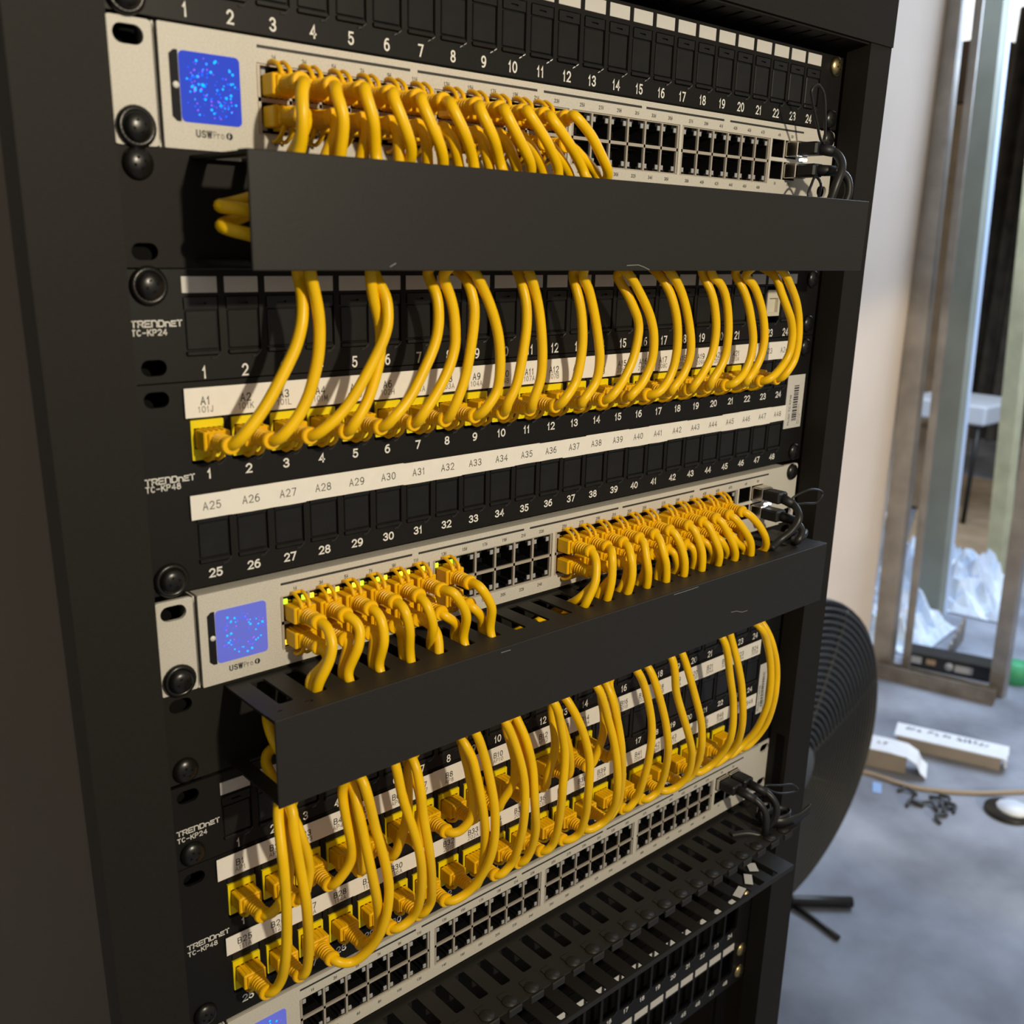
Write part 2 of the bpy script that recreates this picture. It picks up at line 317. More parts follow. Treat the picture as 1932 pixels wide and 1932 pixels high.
# ---------------------------------------------------------------- patch panels
def glyph_word(m, x, z, h, wd):
    g = {'T': [[(0, 1), (1, 1)], [(.5, 1), (.5, 0)]], 'R': [[(0, 0), (0, 1), (.8, 1), (1, .85), (1, .62), (.8, .47), (0, .47)], [(.55, .47), (1, 0)]],
         'E': [[(1, 1), (0, 1), (0, 0), (1, 0)], [(0, .5), (.85, .5)]], 'N': [[(0, 0), (0, 1), (.7, 1), (1, .75), (1, 0)]],
         'D': [[(0, 0), (0, 1), (.75, 1), (1, .8), (1, .2), (.75, 0), (0, 0)]], 'n': [[(0, 0), (0, .7), (.7, .7), (1, .5), (1, 0)]],
         'e': [[(1, .85), (0, .85), (0, 0), (1, 0)], [(0, .45), (.85, .45)]], 't': [[(0, .95), (1, .95)], [(.5, .95), (.5, 0)]]}
    for ch in 'TRENDnet':
        gw = wd*(0.86 if ch.islower() else 1.0)
        for st in g[ch]: m.stroke([(x+a*gw, z+b*h) for a, b in st], h*0.2)
        x += gw+wd*0.34
    return m
_bl = MB().box(-7.2, 7.2, 0.5, 4, -11.6, 11.6).plate([rrect(-7.0, 7.0, 6.9, 11.4), rrect(-2.4, 2.4, 8.7, 9.5, .3, 2)], -0.5, 0.5)
_bl.box(-6.7, 6.7, -0.3, 0.5, -9.2, 6.3, bev=.35).box(-7.0, 7.0, -0.9, 0.6, -11.5, -9.7, bev=.3)
BLANK = _bl.mesh('blank', M['blank'])
JACK = MB().plate([rrect(-7.25, 7.25, -9.2, 7.6, .4, 2), rrect(-6.05, 6.05, -4.5, 4.3)], -0.8, 2.0).mesh('jack', M['jack'])
JCLIP = MB().box(-7.2, 7.2, -0.3, 4, 7.8, 12.2, bev=.3).box(-2.2, 2.2, -0.5, 0, 9.6, 10.2).mesh('jack_clip', M['clip'])
JACKW = MB().plate([rrect(-7.25, 7.25, -8.4, 8.4, .4, 2), rrect(-5.0, 5.0, -6.0, 3.2)], -0.8, 2.0).box(-5, 5, 1.6, 2, -6, 3.2).mesh('jack_w', M['jackw'])
CARD = MB().box(-7.5, 7.5, -0.35, 0.1, -3.2, 3.2, bev=.12).mesh('card', M['white'])
def patch_panel(T, H, x0, pitch, label, rows, model=None, cards=None, xR=482.6, screws=(), holes=(), sticker=None, tapes=(), group=None):
    r = thing('patch_bay', W(0, 0, -(T+H)), label, 'patch panel', group)
    Z = lambda v: H-v
    loops = [rrect(0, xR, .25, H-.25, .8, 2)]
    for x, v in holes: loops.append(slot(x, Z(v)))
    for row in rows:
        for k in range(24):
            x = x0+pitch*k; loops.append(rrect(x-7.4, x+7.4, Z(row['v1']), Z(row['v0']), .9, 2))
    m = MB().plate(loops, 0, 1.8)
    for row in rows:
        rm = MB()
        for k in range(24):
            x = x0+pitch*k; za, zb = Z(row['v1']), Z(row['v0'])
            m.box(x+7.5, x+8.1, -0.7, 0.2, za+1.5, zb); rm.prism([(x+3.5, 0.1, za-1.4), (x+5.6, 0.1, za-1.4), (x+8.1, .1, za+1.5), (x+7.4, .1, za+1.5), (x+5.3, .1, za-.7), (x+3.5, .1, za-.7)], (0, -.5, 0))
            for fx, fz in ((x+4.3, za-1.05), (x+6.6, za+.25)):     # corner facets added and tilted to put a highlight on each rim
                u1, u2 = Vector((.80, -.30, .52))*.75, Vector((.22, .0, .95))*.22; c0 = Vector((fx, -.62, fz))
                rm.add([c0-u1-u2, c0+u1-u2, c0+u1+u2, c0-u1+u2], [(0, 1, 2, 3)])
        rm.build('opening_rim', M['rim'], r)
    m.box(17, xR-18, 0.3, 8, H-1.3, H-.3); m.box(18, xR-18, 0.3, 8, .3, 1.3)
    m.build('face_plate', M['panel'], r)
    MB().box(18, 464, 10, 60, .5, H-.5).build('dark_backing', M['black'], r)  # black block put in as the darkness behind the openings
    if cards:
        for k in range(24): link('label_card', CARD, r, (x0+pitch*k, 0, Z(cards)))
    for row in rows:
        nm = MB()
        for k in range(24):
            x = x0+pitch*k; it = row['items'][k]
            if it == 'b': link('blank_insert', BLANK, r, (x, 0, Z((row['v0']+row['v1'])/2)))
            elif it == 'j': q = link('keystone_jack', JACK, r, (x, 0, Z(row['vj']))); link('clip', JCLIP, q)
            elif it == 'w': tag(link('keystone_jack', JACKW, r, (x, 0, Z((row['v0']+row['v1'])/2-1))), 'ivory jack')
            h_ = row['ns']*.74; sign(nm, str(row['n0']+k), x, Z(row['vn'])-h_/2, h_, .54 if H < 50 else .70, .17 if H < 50 else .21, gap=.26)
        nm.build('port_numbers', M['print'], r)
    if model:
        bm_ = glyph_word(MB(), model[1], Z(model[2]), model[5], model[4]); sign(bm_, model[0], model[1], Z(model[3]), model[5]*.95, .66, .17, align='LEFT', gap=.30)
        bm_.build('brand_lettering', M['print'], r)
    for (va, vb, xs, xe, txts, jag) in tapes:
        rnd = random.Random(int(va*10+T)); top_, bot = [], []
        n = 24; step = 0.0; stb = 0.0
        for k in range(n):
            xa, xb = xs+(xe-xs)*k/n, xs+(xe-xs)*(k+1)/n
            if rnd.random() < .45: step = rnd.uniform(-jag, jag)
            if rnd.random() < .6: stb = rnd.uniform(-jag, jag)
            top_ += [(xa+.01, Z(va)+step*.7), (xb-.01, Z(va)+step*.7)]; bot += [(xa+.01, Z(vb)+stb*.5), ((xa+xb)/2, Z(vb)+stb), (xb-.01, Z(vb)+stb*.7)]
        tp = MB().plate([top_+bot[::-1]], -1.25, -1.05).build('label_tape', M['tape'], r)
        a, b = MB(), MB()
        for k, t in enumerate(txts):
            if not t: continue
            x = x0+pitch*k-.4; hgt = vb-va
            if '|' in t:
                u, l = t.split('|'); sign(a, u, x, Z(va+hgt*.58), 3.1, .58, .15, -1.32); sign(b, l, x, Z(va+hgt*.58+3.3), 2.45, .58, .12, -1.32)
            else: sign(a, t, x, Z((va+vb)/2+1.5), 3.3, .60, .115, -1.32)
        a.build('lettering', M['ink'], tp)
        if b.f: b.build('lettering', M['ink2'], tp)
    if sticker:
        xs, xe, va, vb = sticker
        st = MB().box(xs, xe, -.4, -.1, Z(vb), Z(va)).build('barcode_sticker', M['white'], r); q = MB(); rnd = random.Random(3)
        z = Z(vb)+5; w_ = xe-xs
        while z < Z(va)-7:
            h = rnd.choice((.35, .7, 1.1)); q.box(xs+w_*.42, xs+w_*.7, -.44, -.4, z, z+h); z += h+rnd.choice((.4, .7))
        for k, (t, sz, fx) in enumerate((('Model: TC-KP48', 3.2, .3), ('48-Port Keystone Panel', 1.5, .8), ('H/W: V1.0R', 1.5, .9))):
            _k = MB().text(t, 0, 0, sz, -.45, align='LEFT'); q.add([(xs+w_*fx-p[2], -.45, Z(vb)+2+p[0]) for p in _k.v], _k.f)
        q.build('lettering', M['ink'], st)
    for x, v, wsh, br in screws: screw(r, x, Z(v), wsh, br, -.0)
    return r
U = 44.45
b24 = ['b']*24
patch_panel(0, U, 31.3, 18.18, 'black patch panel at the very top of the rack, above the upper silver switch',
    [dict(v0=10.6, v1=34.4, items=b24, n0=1, vn=40.0, ns=6.0)], cards=5.2, screws=[(8.75, 38.1, 1, 0), (474, 6.35, 0, 1), (474, 38.1, 0, 0)], holes=[(8.75, 6.35)])
it = b24[:]; it[22] = 'w'
patch_panel(133.35, U, 29.95, 18.18, 'black patch panel with blank white label cards just under the upper cable cover',
    [dict(v0=10.6, v1=34.4, items=it, n0=1, vn=41.0, ns=6.0)], model=('TC-KP24', 1.2, 22.0, 25.3, 2.05, 2.3), cards=6.1,
    screws=[(9.2, 6.35, 1, 0), (474, 6.35, 0, 0), (474, 36.5, 0, 0)], holes=[(9, 38.1)])
seA = ['101J', '101K', '101L', '101M', '102G', '102H', '201A', '103A', '104A', '104B', '107A', '107B', '106A', '106B', '206A', '206B', '208C', '208D', '209A', '209B', '210A', '210B']
tA = ['A%d|%s' % (k+1, s_) for k, s_ in enumerate(seA)]+['A23', 'A24']
patch_panel(177.8, 2*U, 29.3, 18.18, 'black two-row patch panel with white tape labels A1 to A48',
    [dict(v0=11.0, v1=34.4, items=['j']*22+['b']*2, vj=23.5, n0=1, vn=39.1, ns=4.9, sx=1.05), dict(v0=54.6, v1=78.4, items=b24, n0=25, vn=83.1, ns=4.7, sx=1.08)],
    model=('TC-KP48', 1.6, 40.7, 43.7, 2.1, 2.4), tapes=[(2.4, 14.6, 20, 464, tA, .55), (47.4, 58.0, 19.5, 457, ['A%d' % k for k in range(25, 49)], .5)],
    sticker=(457.4, 478.5, 27, 64.5), screws=[(9, 82.5, 1, 0), (474, 8, 0, 0), (474, 82.5, 0, 0)], holes=[(9, 6.35)])
patch_panel(358, U-2, 31.9, 18.18, 'black patch panel half hidden behind the lower cable cover',
    [dict(v0=13.0, v1=35.2, items=b24, n0=1, vn=39.6, ns=5.6)], model=('TC-KP24', 2.6, 24.6, 28.2, 2.05, 2.3), cards=8.2,
    screws=[(9, 35.8, 0, 0), (474, 6.35, 0, 0), (474, 14, 0, 0)], holes=[(9, 6.0)])
tB1 = ['B%d|AP%d' % (k, k) for k in range(1, 15)]+['B15', 'B16|301B', 'B17|302A', 'B18|302B', 'B19|303A', 'B20|303B', 'B21|304A', 'B22|304B', 'B23|305A', 'B24|305B']
seB = ['111A', '112B', '113A', '114A', '115A', '116A', '201A', '201B', '202A', '202B', '203A', '203B', '204A', '204A', '205A', '205B', '206A', '206B', '207A', '207B', '208A', '208B']
tB2 = ['B%d|%s' % (k+25, s_) for k, s_ in enumerate(seB)]+['B47', 'B48']
patch_panel(400.4, 94, 31.9, 18.18, 'black two-row patch panel with white tape labels B1 to B48',
    [dict(v0=12.5, v1=37.0, items=['j']*14+['b']*10, vj=25.3, n0=1, vn=41.3, ns=4.7, sx=1.05), dict(v0=57, v1=81.0, items=['j']*22+['b']*2, vj=69.3, n0=25, vn=86.3, ns=4.7, sx=1.05)],
    model=('TC-KP48', 3.2, 44.2, 47.8, 2.1, 2.4), tapes=[(1.4, 13.2, 19.8, 457, tB1, .3), (46.2, 56.3, 21.7, 458, tB2, .3)],
    sticker=(461, 471.5, 24, 65.5), screws=[(9, 84, 0, 0)], holes=[(9, 7)])
patch_panel(631, 2*U+4, 36.0, 18.38, 'black patch panel of open unused ports below the uncovered cable manager',
    [dict(v0=11.0, v1=34.4, items=['o']*24, n0=1, vn=38.3, ns=4.6), dict(v0=57, v1=80, items=['o']*24, n0=25, vn=85.6, ns=4.6)], cards=3.8, xR=491,
    screws=[(476.5, 6.35, 0, 1), (476.5, 60, 0, 1), (476.5, 82, 0, 1)])
lp = [o for o in COL.objects if o.name.startswith('patch_bay') and o.type == 'EMPTY'][-1]
for k in range(24): link('label_card', CARD, lp, (36+18.38*k, 0, 2*U+4-51.8))

# ---------------------------------------------------------------- switches
def colx(c): return 60+88*(c//6)+13.97*(c % 6)+6.98
def port_mesh(up):
    s_ = 1 if up else -1
    T_ = [(-5.9, -5.6), (5.9, -5.6), (5.9, 1.8), (3.5, 1.8), (3.5, 4.0), (2.1, 4.0), (2.1, 5.6), (-2.1, 5.6), (-2.1, 4.0), (-3.5, 4.0), (-3.5, 1.8), (-5.9, 1.8)]
    m = MB().plate([rrect(-6.6, 6.6, -6.1, 6.1), [(x, z*s_) for x, z in T_]], 0.0, 9.0).box(-6.6, 6.6, 9, 10, -6.1, 6.1)
    for k in range(8): m.box(-3.9+k*1.1, -3.4+k*1.1, 3.0, 9, -4.6*s_-.2, -4.6*s_+.2)
    return m.mesh('port', M['socket'])
PU, PD = port_mesh(True), port_mesh(False)
def led_mesh(up, m_):
    s_ = 1 if up else -1; q = MB()
    for a in (-1, 1):
        q.box(min(a*3.7, a*5.8), max(a*3.7, a*5.8), -0.7, 0.2, min(2.1*s_, 4.6*s_), max(2.1*s_, 4.6*s_), bev=.2)
    return q.mesh('lights', m_)
LED = {(u, k): led_mesh(u, M[k]) for u in (True, False) for k in ('led_off', 'led_y', 'led_g')}
def bolt(m, x, z, h, y):
    m.stroke([(x+.25*h, z+h), (x, z+.45*h), (x+.3*h, z+.5*h), (x+.05*h, z)], h*.14, y)
def switch(T, label, deep, lit=0, sx=1.0, screws=(), holes=(), tags=True):
    H = U; Z = lambda v: H-v; X = lambda x: x*sx
    r = thing('network_switch', W(0, 0, -(T+H)), label, 'network switch', None)
    loops = [rrect(X(19.5), X(463.2), .5, 43.9, .4, 2)]
    for b in range(4): loops.append(rrect(X(60+88*b)-1.0, X(60+88*b)+83.8+1.0, Z(36.2), Z(9.8)))
    cx = (X(417.4), X(431.6)); rv = ((9.8, 20.4), (22.6, 33.2))
    for c in cx:
        for a, b in rv: loops.append(rrect(c-6.7, c+6.7, Z(b), Z(a)))
    MB().plate(loops, -1.2, 0.6).build('face', M['silver'], r)
    MB().box(X(20), X(462.6), 14, 240, .8, 43.6).box(X(20), X(462.6), .6, 14, 42.6, 43.6).box(X(20), X(462.6), .6, 14, .8, 1.6).build('chassis', M['silver'], r)
    for xa, xb, xc in ((0.2, 18.6, 9), (X(464.2), X(482.4), X(473.6))):
        lo = [rrect(xa, xb, .5, 43.9, 2.6, 4)]+[slot(xc, Z(v), 11.5, 6.8) for x, v in holes if (x < 100) == (xa < 100)]
        q = MB().plate(lo, 0, 1.8); q.box(xb-.8 if xa < 100 else xa, xb if xa < 100 else xa+.8, 0, 12, .6, 43.8); q.build('mounting_ear', M['silver'], r)
    sc = MB().plate([rrect(26.9, 51.5, Z(34.2), Z(9.4), 1.8, 4)], -1.6, -1.2).build('screen', M['screen_deep' if deep else 'screen_pale'], r)
    st = MB().plate([[(26.6, Z(34.2)), (25.0, Z(34.2)), (23.2, Z(32.6)), (23.2, Z(11)), (25, Z(9.4)), (26.6, Z(9.4))]], -1.5, -1.2).build('screen_strip', M['strip'], r)
    MB().lathe([(-1.5, 1.25), (-1.75, 1.25)], 25.2, Z(21.6), 18).build('badge', M['print'], st)
    rnd = random.Random(int(T)); dd = {k: MB() for k in ('dot', 'dotb', 'dotv')}
    for k in range(130 if deep else 95):
        a = rnd.uniform(0, 2*math.pi); rad = rnd.gauss(8.3, 1.7) if not deep else rnd.gauss(7.6, 2.8); rad = max(2.5, min(11.3, rad))
        x, z = 39.2+rad*math.cos(a), Z(21.8)+rad*math.sin(a)*.95
        kind = rnd.choices(('dot', 'dotb', 'dotv'), (5, 3, 3))[0]; q = rnd.uniform(.18, .5)*(1.25 if kind == 'dotb' else .8)
        dd[kind].lathe([(-1.6, q), (-1.66, q)], x, z, 8)
    for k in dd: dd[k].build('screen_dots', M[k], sc)
    lt = sign(sign(MB(), 'USW', 32.4, Z(39.2), 2.3, .62, .22, -1.3, 'LEFT', .36), 'Pro', 39.4, Z(39.2), 2.3, .5, .09, -1.3, 'LEFT', .22)
    lt.lathe([(-1.2, 1.35), (-1.32, 1.35)], 46.0, Z(38.1), 16)
    for a, b in ((59.5, 133.7), (137.7, 210.3), (214.7, 287.5), (291.2, 360.4), (366.2, 444)): lt.box(X(a), X(b), -1.3, -1.2, Z(4.4), Z(3.3))
    for c in range(24):
        x = X(colx(c)); sign(lt, str(2*c+1), x-.4, Z(8.0), 1.6, .6, .17, -1.3, 'RIGHT'); bolt(lt, x, Z(8.1), 1.8, -1.3)
        sign(lt, str(2*c+2), x-.4, Z(39.8), 1.6, .6, .17, -1.3, 'RIGHT'); bolt(lt, x, Z(39.9), 1.8, -1.3)
    for k, (x, v) in enumerate(((cx[0], 8), (cx[1], 8), (cx[0], 36.5), (cx[1], 36.5))): sign(lt, str(49+k), x, Z(v), 1.5, .6, .17, -1.3)
    lt.build('lettering', M['ink'], r)
    bt = MB(); bolt(bt, 45.5, Z(39.1), 2.0, -1.36); bt.build('lettering', M['print'], r)
    for b in range(4):
        q = MB(); xa = X(60+88*b); xb = xa+83.8
        q.box(xa-.9, xb+.9, -.9, .3, Z(23.9), Z(22.3)); q.box(xa-.9, xb+.9, -.6, .2, Z(36.1), Z(35.5)); q.box(xa-.9, xb+.9, -.6, .2, Z(10.5), Z(9.9))
        for k in range(7): x = xa+13.97*k; q.box(x-.65, x+.65, -.9, .3, Z(35.6), Z(10.4))
        q.build('port_shield', M['shield'], r)
    for c in range(24):
        x = X(60+88*(c//6))+13.97*(c % 6)+6.98
        on = c < lit
        p = link('port', PU, r, (x, .3, Z(16.4))); link('light_pipe', LED[(True, 'led_y' if on and c % 3 else 'led_g' if on else 'led_off')], p)
        p = link('port', PD, r, (x, .3, Z(29.9))); link('light_pipe', LED[(False, ('led_y' if c % 2 == 0 else 'led_g') if on else 'led_off')], p)
    for c in cx:
        for a, b in rv:
            MB().plate([rrect(c-6.9, c+6.9, Z(b)-.2, Z(a)+.2), rrect(c-6.3, c+6.3, Z(b)+.4, Z(a)-.4)], -.6, 12).box(c-6.9, c+6.9, 12, 13, Z(b)-.2, Z(a)+.2).build('module_cage', M['socket'], r)  # cage metal coloured near-black to put shade inside it
    if tags:
        for x, v in ((cx[1]-2.6, 21.5), (cx[1]+1.6, 21.5)): MB().lathe([(-10, .9), (-12.2, .9), (-12.4, .1)], x, Z(v), 10).build('indicator_light', M['led_w'], r)
    for x, v, wsh in screws: screw(r, x, Z(v), wsh)
    return r
switch(45, 'silver network switch with a deep blue screen near the top of the rack', True,
    screws=[(9.2, 37.6, 1), (474, 5.5, 0)], holes=[(9.2, 6.35), (474, 38)])
switch(269, 'silver network switch in mid-rack with two bunches of yellow cables', False, lit=7,
    screws=[(9.2, 37.6, 1), (474.5, 6.35, 0)], holes=[(9.2, 6.35), (474.5, 37)])
switch(494.8, 'silver network switch low in the rack with all its copper ports empty', False, sx=1.012, holes=[(480, 6.35), (480, 37), (9, 6.35)], tags=False)

# ---------------------------------------------------------------- cable managers
def manager(T, label, cover, xR=482.6, vt=2.8, vb=41.5, sl=(-5, -33), screws=(), holes=()):
    H = U; Z = lambda v: H-v
    r = thing('cable_manager', W(0, 0, -(T+H)), label, 'cable manager')
    lo = [rrect(0.2, xR, .4, H-.4, .8, 2)]+[slot(x, Z(v)) for x, v in holes]
    MB().plate(lo, 0, 1.6).build('back_plate', M['rack'], r)
    MB().box(2, 28, 5, 6, 1.5, H-1.5).build('slot_blackout', M['black'], r); MB().box(454.5, 468, 5, 6, 1.5, H-1.5).build('slot_blackout', M['black'], r)  # added black plates that keep the ear slots dark
    xa, xb = 29.5, xR-29
    n = int((xb-60)/17.3)+1
    for nm, v, s0, s1 in (('top_plate', vt, sl[0], sl[1]), ('bottom_plate', vb, -5, -42 if cover else -45.3)):
        lo = [rrect(xa, xb, -46, 0.2)]
        for k in range(n):
            x = 43+17.3*k; hw_ = 3.6 if nm == 'top_plate' and T > 200 or not cover else 6.0
            if x < xb-5: lo.append(rrect(x-hw_, x+hw_, s1, s0, 1.2, 3))
        if nm == 'top_plate' and cover:
            lo += [[(36.5+1.2*math.cos(a*.785), -39+1.2*math.sin(a*.785)) for a in range(8)], [(51+2.0*math.cos(a*.785), -38.5+2.0*math.sin(a*.785)) for a in range(8)]]
        MB().plate(lo, Z(v)-.6, Z(v)+.6, 'xy').build(nm, M['cover'], r)
    if cover: MB().box(xa, xb, -47.2, -46, Z(43.6), Z(1.8), bev=.35).box(xa, xb, -46.1, -40, Z(2.3), Z(1.8)).build('cover', M['cover'], r)
    else:
        for k in range(n+1):
            x = 43+17.3*k-8.65
            q = MB().box(x-5.2, x+5.2, -47.5, -46, Z(vt)-4.5, Z(vt)+.6, bev=.5).box(x-3.6, x+3.6, -38, -34, Z(vt)+.5, Z(vt)+1.3, bev=.3)
            q.tube([(x, -41.5, Z(vt)+.4), (x, -41.5, Z(vt)+1.4)], 4.6, 14); q.build('finger_tab', M['cover'], r)
        MB().box(xa, xb, -47, -46, Z(vb)-3.5, Z(vb)+.6).build('bottom_lip', M['cover'], r)
    for x, v in screws: screw(r, x, Z(v))
    return r
manager(88.9, 'black covered cable manager below the upper silver switch', True, sl=(-5, -38), screws=[(8.75, 6.35)], holes=[(9, 38.1), (474, 6.35), (474, 38.1)])
manager(312.4, 'black covered cable manager below the middle silver switch', True, screws=[(8.75, 38.0)], holes=[(9, 6.35), (474, 6.35), (474, 38.1)])
manager(540.5, 'uncovered black slotted cable manager, below the low silver switch', False, xR=492, vt=2.6, vb=36.6, sl=(-4, -29), holes=[(9, 6.35)])

for nm_, base_, lines in (('cable_manager', -(88.9+U), ([(231.5, -130), (240.1, -129.7), (244.6, -130.8), (248.4, -132)], [(90, -130.9), (92.7, -129.6)])),
        ('cable_manager.001', -(312.4+U), ([(347.7, -340.3), (353.4, -340.9), (359.3, -343), (365.1, -343.3)], [(154.8, -316.4), (160.8, -316.5)], [(288.8, -315.5), (302.5, -315.6), (311.5, -315.5)]))):
    q = MB()
    for l_ in lines: q.stroke([(a, c-base_) for a, c in l_], .35, -47.25)
    q.build('scratch_highlight', M['scratch_highlight'], [o for o in bpy.data.objects[nm_].children if o.name.startswith('cover')][0])  # scratches, plus pale strokes painted on the lower cover's edge as highlights

# ---------------------------------------------------------------- yellow patch cables
def conn_mesh(up):
    s_ = 1 if up else -1
    m = MB().box(-5.85, 5.85, -9.8, -0.95, -4.0, 4.0, bev=.45).box(-5.3, 5.3, -1.2, 6, -2.9, 2.6)
    for x in (-3.6, -1.2, 1.2, 3.6): m.box(x-.45, x+.45, -9, -1.1, (-4.35 if up else 4.0), (-4.0 if up else 4.35))
    m.box(-4.4, 4.4, -11.2, -9.6, -3.4, 3.4, bev=.5)
    return m.mesh('plug', M['plug'])
def latch_mesh(up):
    s_ = 1 if up else -1; m = MB()
    for a in (-1, 1): m.tube([(a*1.9, -10.4, 3.0*s_), (a*2.1, -9.6, 5.6*s_), (a*2.2, -7.0, 7.7*s_), (a*2.3, -4.2, 8.9*s_), (a*2.4, -2.6, 8.9*s_)], [1.0, 1.0, .9, .85, .8], 8, sub=2)
    m.box(-3.1, 3.1, -3.0, -1.7, min(8.2*s_, 9.5*s_), max(8.2*s_, 9.5*s_), bev=.3); m.box(-1.7, 1.7, -8, -1.2, min(3.8*s_, 5.0*s_), max(3.8*s_, 5.0*s_))
    return m.mesh('latch', M['plug'])
CN = {u: conn_mesh(u) for u in (True, False)}; LT = {u: latch_mesh(u) for u in (True, False)}
pr = [(-10.6, 3.9), (-12.0, 4.0)]
for k in range(4): y = -12.4-k*1.75; pr += [(y, 2.95), (y-.65, 2.95), (y-.7, 4.0-.07*k), (y-1.25, 4.0-.07*k)]
pr += [(-19.6, 3.3), (-20.2, 3.3), (-20.4, 4.1), (-21.6, 4.2), (-22.4, 3.8), (-22.5, 2.7)]
BOOT = MB().lathe(pr, n=18, sz=.93, smooth=False).mesh('boot', M['plug'])
